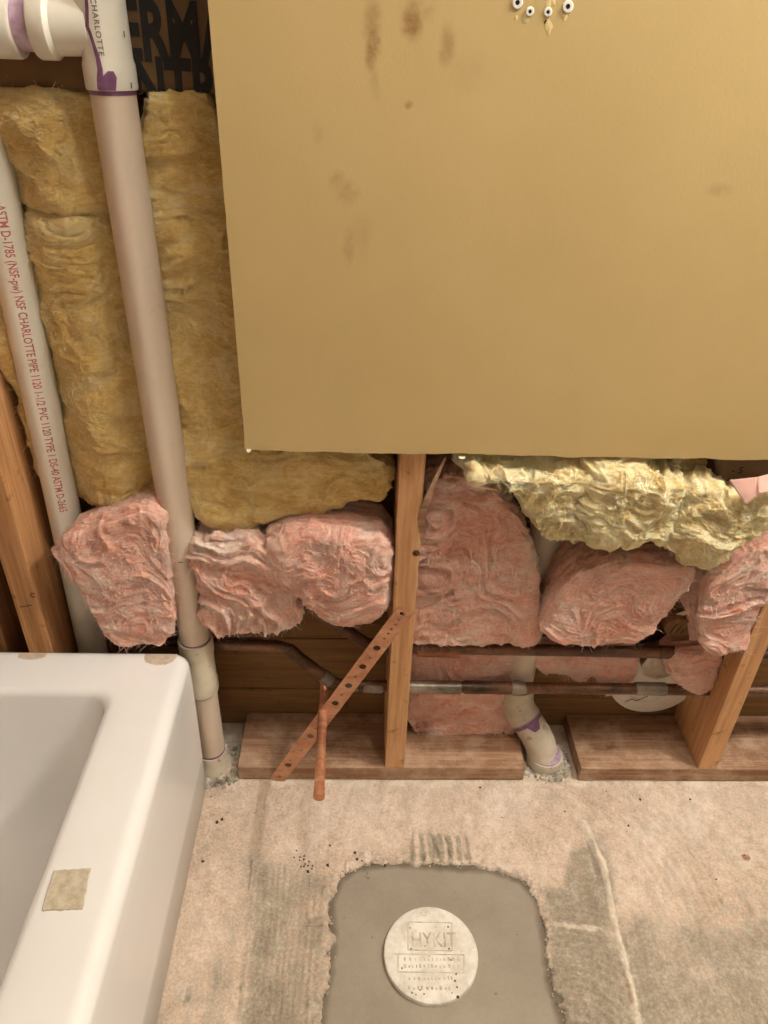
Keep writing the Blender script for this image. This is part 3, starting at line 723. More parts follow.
def build_stub():
    x, z = float(STUB[0]), float(STUB[2]); end = P(319, 797, 'z', z); ye = float(end[1]); xe = float(end[0])
    t = thing('copper_stub', (x, -.05, z-.0095), 'bright copper stub pipe poking out through the perforated strap', 'pipe')
    r = .0088
    pts = [(x, .062, z+.012), (x, .052, z+.004), (x, .035, z), (x, -.05, z), (xe, ye, z)]
    tube_obj('pipe', pts, r, M['copper'], t, 28)
    d = Vector((xe-x, ye+.003, 0)).normalized(); e = Vector((xe, ye, z))
    lathe_obj('end_cap', e-d*.017, e+d*.002, [(0, r), (0, r+.0008), (.85, r+.0011), (.95, r+.0006), (1, r-.001), (1, r-.003)], M['copper'], t, 28)
build_stub()
def build_strap():
    sc = 4.518
    a = P(250+705/sc, 590+90/sc, 'y', -.003); b = P(250+122/sc, 590+858/sc, 'y', -.003)
    a, b = Vector((a[0], a[2])), Vector((b[0], b[2])); L = (b-a).length; u = (b-a)/L; w_ = Vector((-u.y, u.x)); W = .0145
    big = [(568, 262), (505, 346), (443, 432), (383, 512), (328, 582), (270, 661), (222, 722), (168, 790)]
    small = [(668, 130), (650, 152), (634, 175), (618, 195), (600, 217), (537, 303), (473, 390), (412, 472), (352, 552), (297, 627), (208, 760), (194, 775)]
    med = [(684, 105), (130, 841)]
    holes = [(q, .0068) for q in big]+[(q, .0024) for q in small]+[(q, .0036) for q in med]
    bm = bmesh.new(); edges = []
    def loop(pts):
        vs = [bm.verts.new((p[0], -.0032, p[1])) for p in pts]
        for i in range(len(vs)): edges.append(bm.edges.new((vs[i], vs[(i+1) % len(vs)])))
    c = .003; rect = [(c, -W), (L-c, -W), (L, -W+c), (L, W-c), (L-c, W), (c, W), (0, W-c), (0, -W+c)]
    loop([a+u*s+w_*v for s, v in rect])
    for (cx, cy), r in holes:
        q = P(250+cx/sc, 590+cy/sc, 'y', -.003); s = (Vector((q[0], q[2]))-a).dot(u)
        if cx == 328: s = (Vector((STUB[0], STUB[2]))-a).dot(u); r = .0094; v0 = (Vector((STUB[0], STUB[2]))-a).dot(w_)
        else: v0 = 0 if r != .0024 or cx > 260 else (.003 if cx > 200 else -.003)
        n = 20 if r > .003 else 10
        loop([a+u*s+w_*v0+(u*math.cos(2*math.pi*i/n)+w_*math.sin(2*math.pi*i/n))*r for i in range(n)])
    bmesh.ops.triangle_fill(bm, edges=edges, use_beauty=True)
    # drop triangles that fell inside the holes
    g = bmesh.ops.extrude_face_region(bm, geom=list(bm.faces))
    bmesh.ops.translate(bm, verts=[v for v in g['geom'] if isinstance(v, bmesh.types.BMVert)], vec=(0, .0018, 0))
    t = thing('strap_bracket', (a.x, -.002, b.y), 'copper perforated strap hanging diagonally from the centre stud', 'bracket')
    o = bm_obj('strap', bm, M['strap'], t)
    q = a+u*0.004
    s = P(250+684/sc, 590+105/sc, 'y', -.003)
    lathe_obj('screw_head', (s[0], .004, s[2]), (s[0], -.0036, s[2]), [(0, .0015), (.7, .0016), (.75, .0034), (1, .0028)], M['hole'], t, 16)
    # rolled edges that stiffen the strap
    for sgn in (-1, 1):
        p0, p1 = a+u*.003+w_*W*sgn, a+u*(L-.003)+w_*W*sgn
        tube_obj('rolled_edge', [(p0.x, -.0025, p0.y), (p1.x, -.0025, p1.y)], .0012, M['strap'], t, 8)
build_strap()

# ------------------------------------------------------------------ fibreglass insulation
def chunk(name, outline, yf, yb, label, mat, strand_mat, group, seed, bulge=.012, rr=.018, amp=.010, fold=.010, strata=.004, fine=.003, dep=None, M_=300, KF=74, KS=30, nst=2600, slen=(.008, .028), xmax=None, parent=None, lean=(0, 0), crumple=.95):
    pts = []
    for q in outline:
        pr = P(q[0], q[1], 'y', q[2] if len(q) > 2 else yf); pts.append((pr[0] if xmax is None else min(pr[0], xmax), pr[2]))
    pts = np.array(pts)
    for _ in range(1):                                              # round the traced corners
        n2 = np.roll(pts, -1, 0); pts = np.stack([pts*.75+n2*.25, pts*.25+n2*.75], 1).reshape(-1, 2)
    seg = np.linalg.norm(np.roll(pts, -1, 0)-pts, axis=1); cum = np.concatenate([[0], np.cumsum(seg)]); cl = np.vstack([pts, pts[:1]])
    tt = np.linspace(0, cum[-1], M_, endpoint=False); ring = np.stack([np.interp(tt, cum, cl[:, i]) for i in (0, 1)], -1)
    area = np.sum(ring[:, 0]*np.roll(ring[:, 1], -1)-np.roll(ring[:, 0], -1)*ring[:, 1])
    if area < 0: ring = ring[::-1]
    c = ring.mean(0); size = np.mean(np.linalg.norm(ring-c, axis=1)); s0 = max(0.3, 1-rr/size)
    rings = []; side = []
    for s in np.linspace(.03, .97, 5): rings.append((s, yb, 0.0))
    for k in range(KS): rings.append((1.0, yb+(yf+rr-yb)*k/(KS-1), k/(KS-1)*.8))
    for s in np.concatenate([1-(1-s0)*(1-np.cos(np.linspace(.12, math.pi/2, 12))), np.linspace(s0, .004, KF)[1:]]):
        dy = rr*(1-math.sqrt(max(0, 1-((s-s0)/(1-s0))**2))) if s > s0 else 0
        rings.append((s, yf+dy, 1.0))
    V = []; fw = []
    for s, y, wgt in rings:
        q = c+(ring-c)*s; yy = np.full(M_, y)
        if wgt > 0: yy = yy-bulge*(1-s*s)*(wgt == 1.0)
        if dep is not None: yy = yy+dep(q[:, 0], q[:, 1])*wgt
        V.append(np.stack([q[:, 0]+lean[0]*(yy-yf), yy, q[:, 1]+lean[1]*(yy-yf)], -1)); fw.append(np.full(M_, wgt))
    K = len(rings); V = np.concatenate(V); fw = np.concatenate(fw)
    def normals(V):
        G = V.reshape(K, M_, 3); du = np.roll(G, -1, 1)-np.roll(G, 1, 1); dv = np.gradient(G, axis=0)
        nn = np.cross(du, dv); nn /= np.linalg.norm(nn, axis=2, keepdims=True)+1e-12; return nn.reshape(-1, 3)
    nn = normals(V)
    front = nn[fw == 1.0]
    if front[:, 1].mean() > 0: nn = -nn
    w3 = np.stack([fbm(V*16, 2, seed+k) for k in (50, 60, 70)], -1)
    big = fbm(V*13, 3, seed)*amp
    th = -.25+2.6*fbm(V*8, 2, seed+3); xr, zr = V[:, 0]-c[0], V[:, 2]-c[1]; cs, sn = np.cos(th), np.sin(th)
    uv = np.stack([xr*cs+zr*sn, V[:, 1], -xr*sn+zr*cs], -1)+w3*.018
    fo = (ridge(uv*np.array([14, 18, 26]), 3, seed+5)-.55)*fold*1.7
    fo2 = (ridge((V+w3*.03)*np.array([48, 52, 66])+7, 4, seed+8)-.5)*fold*crumple
    st = fbm((V+w3*.006)*np.array([14, 150, 14]), 3, seed+9)*strata*(1-np.abs(nn[:, 1]))*2
    fi = (ridge((uv+w3*.01)*np.array([70, 120, 190]), 2, seed+12)-.5)*fine*1.8
    keep = .15+.85*np.clip(fw*1.3, 0, 1)
    V = V+nn*((big+fo+fo2+st+fi)*keep)[:, None]
    V[:, 1] = np.minimum(V[:, 1], .141)
    if xmax is not None: V[:, 0] = np.minimum(V[:, 0], xmax+.003)
    F = grid_faces(K, M_, flip=False)
    root = thing(name, (float(c[0]), (yf+yb)/2, float(V[:, 2].min())), label, 'insulation', group)
    mesh_obj('batt', V, F, mat, root)
    n3 = normals(V); 
    if n3[fw == 1.0][:, 1].mean() > 0: n3 = -n3
    # loose fibres standing off the surface
    nst = nst//2
    edge_w = np.where(fw >= .35, 1.0, 0.0)*(1+2.5*(np.abs(n3[:, 1]) < .75)); 
    da = np.repeat([s for s, _, _ in rings], M_); edge_w *= np.maximum(da, .05); edge_w /= edge_w.sum()
    idx = rng.choice(len(V), nst, p=edge_w); b = V[idx]; n_ = n3[idx]
    rd = rng.normal(size=(nst, 3)); rd[:, 1] *= .5; tg = rd-n_*np.sum(rd*n_, 1, keepdims=True); tg /= np.linalg.norm(tg, axis=1, keepdims=True)+1e-9
    ln = rng.uniform(slen[0], slen[1], nst)[:, None]; lift = rng.uniform(.02, .22, nst)[:, None]; nst = nst
    d1 = tg+n_*lift; d2 = tg+n_*(lift*.3)+rng.normal(size=(nst, 3))*.35; d3 = tg-n_*lift*.4+rng.normal(size=(nst, 3))*.4
    wv = np.cross(tg, n_)*rng.uniform(.00012, .0004, nst)[:, None]
    p0 = b-n_*.0008; p1 = p0+d1*ln*.35; p2 = p1+d2*ln*.35; p3 = p2+d3*ln*.3
    SV = np.stack([p0-wv, p0+wv, p1-wv, p1+wv, p2-wv*.8, p2+wv*.8, p3], 1).reshape(-1, 3)
    o7 = np.arange(nst)[:, None]*7
    SF = np.concatenate([o7+np.array([[0, 1, 3]]), o7+np.array([[0, 3, 2]]), o7+np.array([[2, 3, 5]]), o7+np.array([[2, 5, 4]]), o7+np.array([[4, 5, 6]])])
    # longer flattened wisps that follow the surface
    nw = max(60, nst//5); L = 9; inner = 5+KS//2
    k0 = rng.integers(inner, K-KF//6, nw).astype(float); m0 = rng.integers(0, M_, nw).astype(float)
    ang = rng.uniform(0, 2*math.pi, nw); da_ = rng.normal(size=nw)*.22; rw = []
    G3, N3 = V.reshape(K, M_, 3), n3.reshape(K, M_, 3)
    for q in range(L):
        kk = np.clip(k0, inner, K-2).astype(int); mm = (m0.astype(int)) % M_
        rw.append(G3[kk, mm]+N3[kk, mm]*.0010); k0 = k0+np.sin(ang)*1.5; m0 = m0+np.cos(ang)*3.2; ang = ang+da_
    rw = np.stack(rw, 1); rw[:, 1:-1] = (rw[:, :-2]+rw[:, 1:-1]*2+rw[:, 2:])/4
    tg2 = np.gradient(rw, axis=1); nd = np.array([.15, -.9, .4]); wd = np.cross(tg2, nd); wd /= np.linalg.norm(wd, axis=2, keepdims=True)+1e-9
    wd = wd*(np.sin(np.linspace(.08, math.pi-.08, L))[None, :, None]*rng.uniform(.0004, .0013, nw)[:, None, None])
    WV = np.stack([rw-wd, rw+wd], 2).reshape(-1, 3); o2 = (np.arange(nw)*L*2)[:, None, None]+(np.arange(L-1)*2)[None, :, None]
    WF = np.concatenate([o2+np.array([0, 1, 3]), o2+np.array([0, 3, 2])]).reshape(-1, 3)+len(SV)
    SV = np.concatenate([SV, WV]); SF = np.concatenate([SF, WF])
    s_o = mesh_obj('loose_fibres', SV, SF, strand_mat, root); tag(s_o, kind='stuff')
    return root
YG, PG, CG = 'yellow fibreglass batts between the studs', 'pink fibreglass pieces', 'torn cream fibreglass under the drywall'
Y, YS, PK, PS, CR_ = M['yellow'], M['yellow_strand'], M['pink'], M['pink_strand'], M['cream']
bl = lambda x, z: -.030*np.exp(-((x+.39)/.05)**2)+.022*np.exp(-((x+.475)/.028)**2)
ysty = dict(bulge=.004, rr=.02, amp=.014, fold=.0055, strata=.002, fine=.0008, crumple=.5)
psty = dict(bulge=.004, rr=.008, amp=.006, fold=.0060, strata=.005, fine=.0011, crumple=.42)
csty = dict(bulge=.012, rr=.02, amp=.022, fold=.0105, strata=.002, fine=.0016, crumple=.75, dep=lambda x, z: .055*sstep(.715, .75, z))
chunk('insulation_batt', [(-75, 80), (0, 80), (80, 80), (108, 86), (130, 150), (132, 212), (60, 216), (0, 209), (-60, 204)], .078, .14, 'yellow fibreglass batt piece at the upper left, under the horizontal branch pipe', Y, YS, YG, 100, dep=bl, M_=360, KF=100, KS=24, nst=2000, **ysty)
chunk('insulation_batt', [(-74, 196), (0, 206), (60, 206), (138, 200), (160, 330), (180, 470), (165, 503), (130, 500), (85, 508), (40, 495), (18, 430), (-12, 340), (-46, 270)], .078, .14, 'tall yellow fibreglass batt between the lettered pipe and the drain pipe', Y, YS, YG, 200, dep=bl, M_=400, KF=120, KS=24, nst=3000, **ysty)
chunk('insulation_batt', [(116, 90), (234, 86), (262, 300), (284, 440), (398, 450), (396, 500), (352, 494), (338, 510), (300, 506), (262, 524), (232, 530), (192, 520), (174, 440), (146, 280)], .056, .14, 'yellow fibreglass batt right of the drain pipe, its lower end bulging below the drywall', Y, YS, YG, 300, dep=lambda x, z: -.020*sstep(.77, .70, z), M_=420, KF=130, KS=24, nst=3400, xmax=.054, **ysty)
chunk('insulation_piece', [(50, 546), (104, 524), (161, 507), (168, 560), (173, 612), (168, 645), (132, 649), (108, 645), (90, 612), (70, 580)], -.012, .062, 'pink fibreglass block with a layered top, standing at the bathtub corner', PK, PS, PG, 400, M_=360, KF=90, KS=40, nst=2600, **psty)
chunk('insulation_piece', [(181, 548), (222, 536), (266, 544), (292, 590), (306, 626), (272, 638), (240, 636), (210, 638), (198, 600)], .006, .09, 'crumpled pink fibreglass piece touching the right side of the drain pipe', PK, PS, PG, 500, M_=340, KF=84, KS=36, nst=2200, **{**psty, 'fold': .011, 'amp': .008})
chunk('insulation_piece', [(255, 552), (296, 530), (350, 533), (397, 542), (399, 590), (394, 613), (376, 627), (345, 633), (312, 618), (278, 588)], -.004, .10, 'thick rolled pink fibreglass block just left of the centre stud', PK, PS, PG, 600, M_=360, KF=90, KS=44, nst=2600, xmax=.054, **{**psty, 'rr': .022, 'strata': .006})
chunk('insulation_piece', [(416, 486), (455, 472), (500, 488), (530, 540), (541, 590), (536, 640), (522, 662, .08), (516, 700, .085), (512, 742, .088), (470, 746, .088), (408, 740, .088), (410, 650, .06)], .03, .13, 'large flat pink fibreglass batt right of the centre stud, running behind the copper pipes', PK, PS, PG, 700, dep=lambda x, z: .056*sstep(.345, .315, z), M_=400, KF=120, KS=30, nst=2600, **{**psty, 'fold': .009})
chunk('insulation_piece', [(572, 578), (606, 564), (666, 562), (704, 570), (678, 606), (645, 642), (600, 647), (538, 643), (554, 608)], -.012, .115, 'slanted pink fibreglass block right of the elbow pipe, bright top edge', PK, PS, PG, 800, M_=360, KF=90, KS=44, nst=2200, **{**psty, 'rr': .008})
chunk('insulation_piece', [(530, 650), (585, 648), (642, 650), (637, 674), (624, 698), (604, 696), (599, 676), (580, 681), (560, 674), (536, 672)], .080, .115, 'ragged pink fibreglass strip hanging between the two copper pipes', PK, PS, PG, 900, M_=300, KF=64, KS=20, nst=1200, **psty)
chunk('insulation_piece', [(712, 572), (768, 540), (800, 545), (800, 620), (768, 645), (744, 653), (722, 657), (700, 643), (699, 610)], -.010, .10, 'rounded pink fibreglass block pressed against the right stud', PK, PS, PG, 1000, M_=340, KF=84, KS=40, nst=2000, xmax=.681, **psty)
chunk('insulation_piece', [(668, 655), (705, 652), (742, 650), (732, 674), (708, 695), (690, 692), (670, 678)], .044, .10, 'small pink fibreglass scrap resting on the lower copper pipe', PK, PS, PG, 1100, M_=280, KF=60, KS=24, nst=1000, xmax=.681, **psty)
# torn cream clumps pushed out below the drywall
chunk('insulation_clump', [(456, 462), (480, 484), (505, 490), (524, 516), (532, 542), (560, 552), (585, 546), (604, 520), (608, 480), (596, 456), (520, 452), (470, 452)], -.022, .06, 'torn cream fibreglass clump hanging under the drywall above the elbow pipe', CR_, M['yellow_strand'], CG, 1200, M_=360, KF=90, KS=26, nst=1600, **csty)
chunk('insulation_clump', [(588, 490), (600, 456), (660, 456), (694, 480), (678, 512), (668, 548), (648, 541), (632, 547), (612, 543), (594, 545), (582, 516)], -.030, .06, 'torn cream fibreglass clump with a ragged lower lip, in the middle of three', CR_, M['yellow_strand'], CG, 1300, M_=340, KF=90, KS=26, nst=1600, **csty)
chunk('insulation_clump', [(666, 500), (690, 484), (714, 486), (737, 506), (767, 500), (780, 516), (766, 542), (730, 556), (712, 570), (690, 568), (672, 552), (660, 540), (676, 526)], -.034, .05, 'puffy pale cream fibreglass clump beside the folded pink paper flap', CR_, M['yellow_strand'], CG, 1400, M_=340, KF=90, KS=26, nst=1400, **csty)
chunk('insulation_clump', [(600, 450), (715, 450), (716, 486), (680, 500), (610, 500)], .03, .12, 'yellowed fibreglass layer behind the cream clumps, just under the drywall edge', Y, YS, CG, 1500, M_=240, KF=60, KS=20, nst=600, **ysty)

# ------------------------------------------------------------------ papers and bits in the wall
def build_kraft():
    yk = .066; x0, z0 = -0.52, float(P(160, 92, 'y', yk)[2]); x1 = .05; nx, nz = 60, 40
    t = thing('kraft_facing', ((x0+x1)/2, yk, z0), 'brown kraft insulation facing with large black letters behind the drywall edge', 'paper')
    V = []
    for j in range(nz):
        for i in range(nx):
            x = x0+(x1-x0)*i/(nx-1); z = z0+.5*j/(nz-1); V.append((x, yk, z))
    V = np.array(V); V[:, 1] += fbm(V*9, 3, 6)*.006+.0*V[:, 0]
    F = grid_faces(nz, nx, False); n0 = len(V); VB = V+np.array([0, .0015, 0])
    bd = [i for i in range(nx)]
    F2 = np.concatenate([F, F[:, ::-1]+n0]).tolist()+[(i+1, i, i+n0, i+1+n0) for i in range(nx-1)]
    mesh_obj('paper', np.concatenate([V, VB]), F2, M['kraft'], t)
    for s, row, px in (('THERMAL', 0, 120), ('CONTROL', 1, 135)):
        v, f = text_mesh(s, .083, 0, .0030, .60, 1.0)
        key = {'THERMAL': 'TH', 'CONTROL': 'CO'}[s]; vk, _ = text_mesh(key+'I', .083, 0, .0030, .60, 1.0); adv = vk[:, 0].max()-.012
        xl, zt = P(px, 57 if row == 0 else 112, 'y', yk)[[0, 2]]
        bm = bmesh.new(); vs = [bm.verts.new((a-adv+xl+b*.02, 0, b+zt-(a-adv)*.03)) for a, b, _ in v]
        for q in f:
            try: bm.faces.new([vs[k] for k in q])
            except ValueError: pass
        for co, no in (((0, 0, z0+.0008), (0, 0, -1)), ((x1-.004, 0, 0), (1, 0, 0)), ((-.285, 0, 0), (-1, 0, 0))):
            bmesh.ops.bisect_plane(bm, geom=list(bm.verts)+list(bm.edges)+list(bm.faces), plane_co=co, plane_no=no, clear_outer=True)
        bmesh.ops.triangulate(bm, faces=bm.faces)
        bmesh.ops.subdivide_edges(bm, edges=[e for e in bm.edges if e.calc_length() > .012], cuts=2)
        cc = np.array([tuple(q.co) for q in bm.verts]); yy = yk+fbm(np.stack([cc[:, 0], cc[:, 0]*0+yk, cc[:, 2]], -1)*9, 3, 6)*.006-.0012
        for q, y in zip(bm.verts, yy): q.co.y = y
        tag(bm_obj('printed_lettering', bm, M['black_ink'], t), kind='stuff')
build_kraft()
def sheet(name, corners, mat, parent, th=.0012, n=12, amp=.003, seed=0):
    a, b, c, d = [np.array(q, float) for q in corners]; V = []
    for j in range(n):
        for i in range(n):
            u, v = i/(n-1), j/(n-1); V.append((a*(1-u)+b*u)*(1-v)+(d*(1-u)+c*u)*v)
    V = np.array(V); nrm = np.cross(b-a, d-a); nrm = nrm/np.linalg.norm(nrm); V = V+nrm*(fbm(V*30, 2, seed)*amp)[:, None]
    F = grid_faces(n, n, False); m0 = len(V); bord = [i for i in range(n)]+[n*k+n-1 for k in range(1, n)]+[n*n-1-k for k in range(1, n)]+[n*(n-1-k) for k in range(1, n-1)]
    F2 = F.tolist()+(F[:, ::-1]+m0).tolist()+[(bord[i], bord[i-1], bord[i-1]+m0, bord[i]+m0) for i in range(len(bord))]
    return mesh_obj(name, np.concatenate([V, V+nrm*th]), F2, mat, parent)
t = thing('brown_facing', P(745, 480, 'y', .03), 'dark brown paper facing with a printed mark, tucked under the drywall', 'paper')
sheet('paper', [P(712, 440, 'y', .03), P(800, 440, 'y', .03), P(800, 484, 'y', .025), P(716, 482, 'y', .025)], M['brown_paper'], t, seed=3)
v, f = text_mesh('- 5', .016, 0, .0002)
xl, zl_ = P(731, 473, 'y', .022)[[0, 2]]
tag(mesh_obj('printed_lettering', np.stack([v[:, 0]+xl, np.full(len(v), .0215), v[:, 1]+zl_], -1), f, M['black_ink'], t, False), kind='stuff')
t = thing('paper_flap', P(750, 504, 'y', -.01), 'folded dusty pink paper flap at the right edge under the drywall', 'paper')
sheet('paper', [P(729, 480, 'y', -.03), P(757, 477, 'y', -.04), P(758, 494, 'y', -.06), P(746, 505, 'y', -.062)], M['pink_paper'], t, seed=5, amp=.002)
sheet('fold', [P(757, 477, 'y', -.04), P(800, 466, 'y', -.03), P(800, 486, 'y', -.04), P(758, 494, 'y', -.06)], M['pink_paper'], t, seed=6, amp=.003)

# vent fittings glimpsed between the pipes
c = P(655, 680, 'y', .125); g_ = thing('vent_flange', (c[0], .125, c[2]-.093), 'round cream plastic flange half hidden behind the lower copper pipe', 'flange')
lathe_obj('disc', (c[0], .141, c[2]), (c[0], .120, c[2]), [(0, .093), (.7, .093), (.92, .091), (1, .086), (1, .062), (.8, .058), (.8, .02)], M['pvc_white'], g_, 56)
tube_obj('crack', [P(625, 702, 'y', .119), P(632, 699, 'y', .119), P(636, 701, 'y', .119), P(648, 696, 'y', .119)], .0008, M['mark'], g_, 6)
c = P(660, 664, 'y', .088); M['boxgrey'] = flat('dull_box', srgb(126, 106, 78), 0.6, scale=30)
bt = thing('octagon_box', (c[0], .10, c[2]-.036), 'dull octagonal box between the copper pipes, over the cream flange', 'box')
lathe_obj('shell', (c[0], .118, c[2]), (c[0], .084, c[2]), [(0, .036), (1, .036), (1, .033), (.3, .031), (.3, .002)], M['boxgrey'], bt, 8)
lathe_obj('rim', (c[0], .086, c[2]), (c[0], .083, c[2]), [(0, .035), (0, .0375), (1, .0375), (1, .033)], M['beige'], bt, 8)
c = V3(P(678, 628, 'y', .07)); e = c+Vector((.012, .07, .012)); pl = thing('wood_plug', (c.x, .09, c.z-.026), 'round brown end-grain wood plug beside the slanted pink block', 'wood plug')
M['endgrain'] = wood_mat('end_grain', srgb(92, 62, 34), srgb(128, 92, 56), srgb(150, 112, 72), 'z')
lathe_obj('body', e, c, [(0, .027), (.9, .027), (.97, .0255), (1, .023)], M['endgrain'], pl, 28)
for k, dx in enumerate((-.009, .002, .012)):
    tube_obj('crack', [c+Vector((dx-.004, -.001, -.012)), c+Vector((dx, -.0015, 0)), c+Vector((dx+.005, -.001, .011))], .0008, M['hole'], pl, 6)
t = thing('wood_offcut', (P(700, 590, 'y', .11)[0], .12, float(P(700, 600, 'y', .1)[2])), 'brown wood offcut leaning behind the slanted pink block', 'wood')
sheet('board', [P(684, 612, 'y', .10), P(700, 612, 'y', .10), P(722, 556, 'y', .125), P(704, 552, 'y', .125)], M['endgrain'], t, .012, 8, .001, 9)
t = thing('paper_scrap', P(698, 648, 'y', .05), 'torn tan and pink paper scrap beside the round wood plug', 'paper')
sheet('paper', [P(686, 612, 'y', .075), P(712, 602, 'y', .06), P(704, 640, 'y', .05), P(690, 640, 'y', .055)], M['pink_paper'], t, .001, 12, .004, 12)
sheet('paper_edge', [P(676, 614, 'y', .075), P(712, 600, 'y', .062), P(710, 605, 'y', .06), P(680, 617, 'y', .074)], M['beige'], t, .001, 8, .002, 13)

# ------------------------------------------------------------------ wall anchors
for k, (px, py, lb) in enumerate([(517.5, 2.5, 'leftmost of the four white wall anchors at the top of the drywall'), (530, 11.5, 'second from left of the four white wall anchors in the drywall'),
                                  (548, 12, 'third from left of the four white wall anchors in the drywall'), (568, 6.5, 'rightmost of the four white wall anchors at the top of the drywall')]):
    c = P(px, py, 'y', -.014); r = .0058 if k in (0, 3) else .0044
    t = thing('wall_anchor', (c[0], -.013, c[2]-r), lb, 'wall anchor', 'white wall anchors in the drywall')
    lathe_obj('collar', (c[0], .004, c[2]), (c[0], -.0148, c[2]), [(0, .003), (.6, .003), (.88, r*.95), (.96, r), (1, r*.85), (1, r*.42), (.7, r*.4), (.7, .0002)], M['anchor'], t, 24)
    lathe_obj('hole', (c[0], -.0125, c[2]), (c[0], -.0140, c[2]), [(0, r*.41), (1, r*.41)], M['hole'], t, 16)

# ------------------------------------------------------------------ floor cover
def build_cover():
    g = N('chalky_white_plastic'); a = g.noise(30, 6, 0.7); b = g.noise(150, 3, 0.6)
    col = g.ramp(a, [(0.35, srgb(206, 196, 178)), (0.6, srgb(238, 232, 220))]); col = g.mix(g.math('MULTIPLY', g.fac(b, 0.66, 0.74), 0.6), col, srgb(120, 106, 86))
    g.base(col); g.rough(0.7); g.bump(b, 0.3, 0.001)
    cx, cy, z1, r = .127, -.336, .006, .0768
    t = thing('drain_cover', (cx, cy, -.004), 'round white drain cover set in the grey concrete patch', 'drain cover')
    lathe_obj('disc', (cx, cy, -.02), (cx, cy, z1), [(0, r*.97), (.5, r), (.9, r), (.97, r-.001), (1, r-.003), (1, r-.009), (.985, r-.011), (.985, .002)], g.m, t, 72)
    zt = z1-.0006
    def frame(px0, py0, px1, py1):
        c4 = [Pxy(px0, py0, zt), Pxy(px1, py0+1, zt), Pxy(px1, py1+1, zt), Pxy(px0, py1, zt)]
        for i in range(4):
            a_, b_ = c4[i], c4[(i+1) % 4]; tube_obj('raised_frame', [(a_[0], a_[1], zt+.0004), (b_[0], b_[1], zt+.0004)], .0008, M['emboss_white'], t, 8)
    M['emboss_white'] = flat('moulded_white', srgb(216, 204, 184), 0.7, col2=srgb(168, 152, 128), scale=70)
    frame(408, 922, 452, 950); frame(398, 954, 464, 972)
    for s, px, py, size, sx in (('HYKIT', 411, 947, .034, .78), ('U', 420, 916, .014, 1.3)):
        v, f = text_mesh(s, size, .0004, .0002, sx); x0, y0 = Pxy(px, py, zt)
        mesh_obj('moulded_lettering', np.stack([v[:, 0]+x0, v[:, 1]+y0, v[:, 2]+zt+.0002], -1), f, M['emboss_white'], t, False)
    rnd = random.Random(5)                                           # rows of small worn raised characters, no longer readable
    V = []; F = []
    for row, (py, xa, xb) in enumerate([(961, 404, 458), (968, 404, 458), (980, 408, 454), (990, 408, 452)]):
        px = xa
        while px < xb:
            w_ = rnd.uniform(1.2, 2.6); x0, y0 = Pxy(px, py, zt); dx = w_/690; dy = rnd.uniform(.003, .006); i0 = len(V)
            V += [(x0, y0, zt-.0002), (x0+dx, y0, zt-.0002), (x0+dx, y0+dy, zt-.0002), (x0, y0+dy, zt-.0002), (x0, y0, zt+.0006), (x0+dx, y0, zt+.0006), (x0+dx, y0+dy, zt+.0006), (x0, y0+dy, zt+.0006)]
            F += [tuple(i0+k for k in q) for q in ((4, 5, 6, 7), (0, 1, 5, 4), (1, 2, 6, 5), (2, 3, 7, 6), (3, 0, 4, 7))]
            px += w_+rnd.uniform(1.5, 3.5)
    tag(mesh_obj('worn_marks', V, F, M['emboss_white'], t, False), kind='stuff')
    V = []; F = []
    for px, py, s_ in [(456, 974, 1.3), (455, 981, 1.2), (457, 987, 1.2), (452, 993, 1), (412, 993, 1.6), (420, 990, 1.2), (424, 994, 1.2), (416, 995, 1.3), (458, 997, 2.2), (448, 927, 1.3), (402, 968, 1.2), (411, 949, 1.2), (449, 949, 1.2), (410, 928, 1), (451, 960, 1.1), (425, 946, .9)]:
        x0, y0 = Pxy(px, py, zt); i0 = len(V); n = 7
        V += [(x0, y0, zt+.0016)]+[(x0+math.cos(2*math.pi*i/n)*s_/690*random.uniform(.6, 1.3), y0+math.sin(2*math.pi*i/n)*s_/690*random.uniform(.6, 1.3), zt+.0001) for i in range(n)]
        F += [(i0, i0+1+i, i0+1+(i+1) % n) for i in range(n)]
    tag(mesh_obj('dirt_specks', V, F, M['crumb'], t, False), kind='stuff')
build_cover()

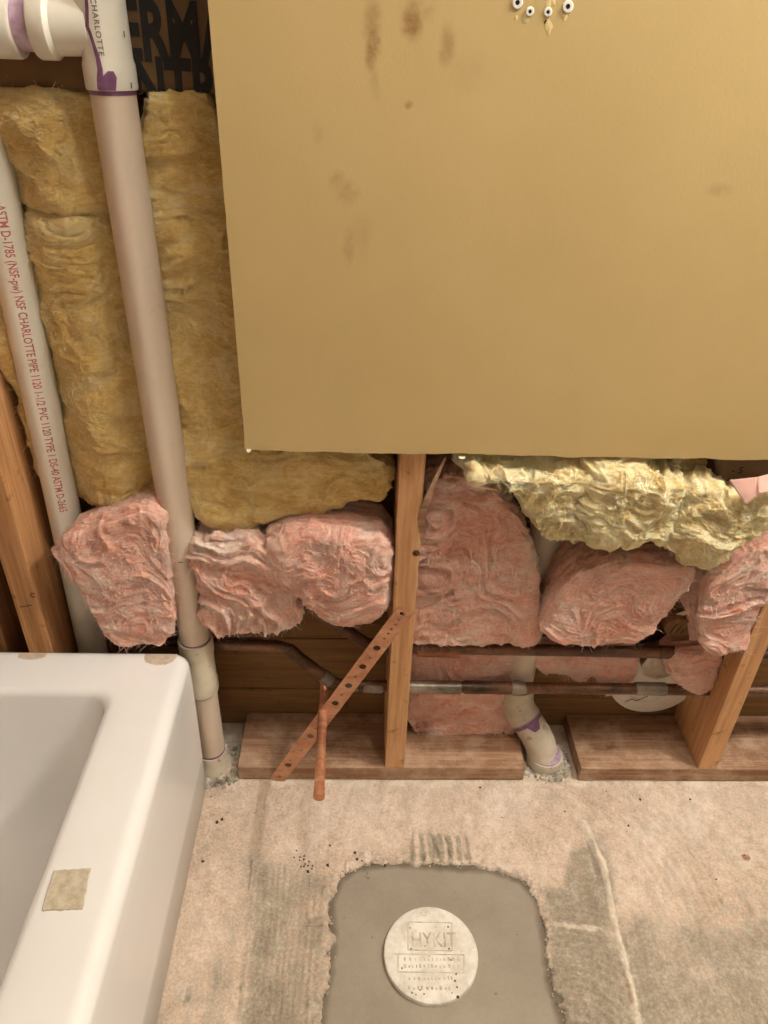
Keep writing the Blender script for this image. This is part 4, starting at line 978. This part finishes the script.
# ------------------------------------------------------------------ rubble and crumbs
def rubble(name, centres, mat, label, cat, seed, zup=.0):
    rn = np.random.default_rng(seed); V = []; F = []
    ico = bmesh.new(); bmesh.ops.create_icosphere(ico, subdivisions=1, radius=1); iv = np.array([tuple(v.co) for v in ico.verts]); fi = [[v.index for v in q.verts] for q in ico.faces]; ico.free()
    for x, y, s in centres:
        q = iv*rn.uniform(.6, 1.3, iv.shape)*np.array([1, 1, .75])*s+np.array([x, y, zup+s*.35]); i0 = len(V); V += q.tolist(); F += [[i0+k for k in w_] for w_ in fi]
    return tag(mesh_obj(name, V, F, mat, None, False), label, cat, kind='stuff')
rn = np.random.default_rng(3)
def around(cx, cy, r0, r1, n, s0, s1, a0=0, a1=360):
    out = []
    for _ in range(n):
        a = math.radians(rn.uniform(a0, a1)); r = rn.uniform(r0, r1); out.append((cx+r*math.cos(a), cy+r*math.sin(a), rn.uniform(s0, s1)*(1 if rn.random() < .8 else 1.8)))
    return out
bx, by = float(P(216, 768, 'z', 0)[0]), .036
rubble('concrete_rubble', around(bx, by, .034, .062, 230, .0015, .004, -160, 60), M['rubble'], 'crumbled grey concrete around the base of the tall drain pipe', 'rubble', 1)
rubble('concrete_rubble', around(ELB.x, ELB.y, .034, .055, 220, .0015, .0045), M['rubble'], 'crumbled concrete ring around the base of the elbow pipe', 'rubble', 2)
cr = [Pxy(*q) for q in [(304, 860), (309, 862), (312, 869), (308, 872), (330, 846), (328, 866), (355, 853), (357, 860), (362, 861), (385, 866), (211, 797), (222, 820), (193, 836), (217, 823), (502, 818), (565, 812), (628, 826), (716, 880), (744, 856), (755, 776), (606, 792), (640, 800), (203, 862), (480, 788), (690, 800)]]
rubble('dirt_crumbs', [(x, y, rn.uniform(.0016, .0034)) for x, y in cr]+[(cr[0][0]+rn.normal()*.012, cr[0][1]+rn.normal()*.008, .0018) for _ in range(10)], M['crumb'], 'scattered small dark dirt crumbs on the concrete floor', 'dirt', 4, .001)
ed = []
for k in range(len(PATCH)):
    a, b = np.array(PATCH[k]), np.array(PATCH[(k+1) % len(PATCH)])
    for _ in range(int(np.linalg.norm(b-a)/.0035)):
        q = a+(b-a)*rn.random()+rn.normal(size=2)*.004; ed.append((q[0], q[1], rn.uniform(.0008, .0026)))
rubble('edge_grit', ed, M['rubble'], 'loose grit along the ragged edge of the grey concrete patch', 'grit', 6, -.001)
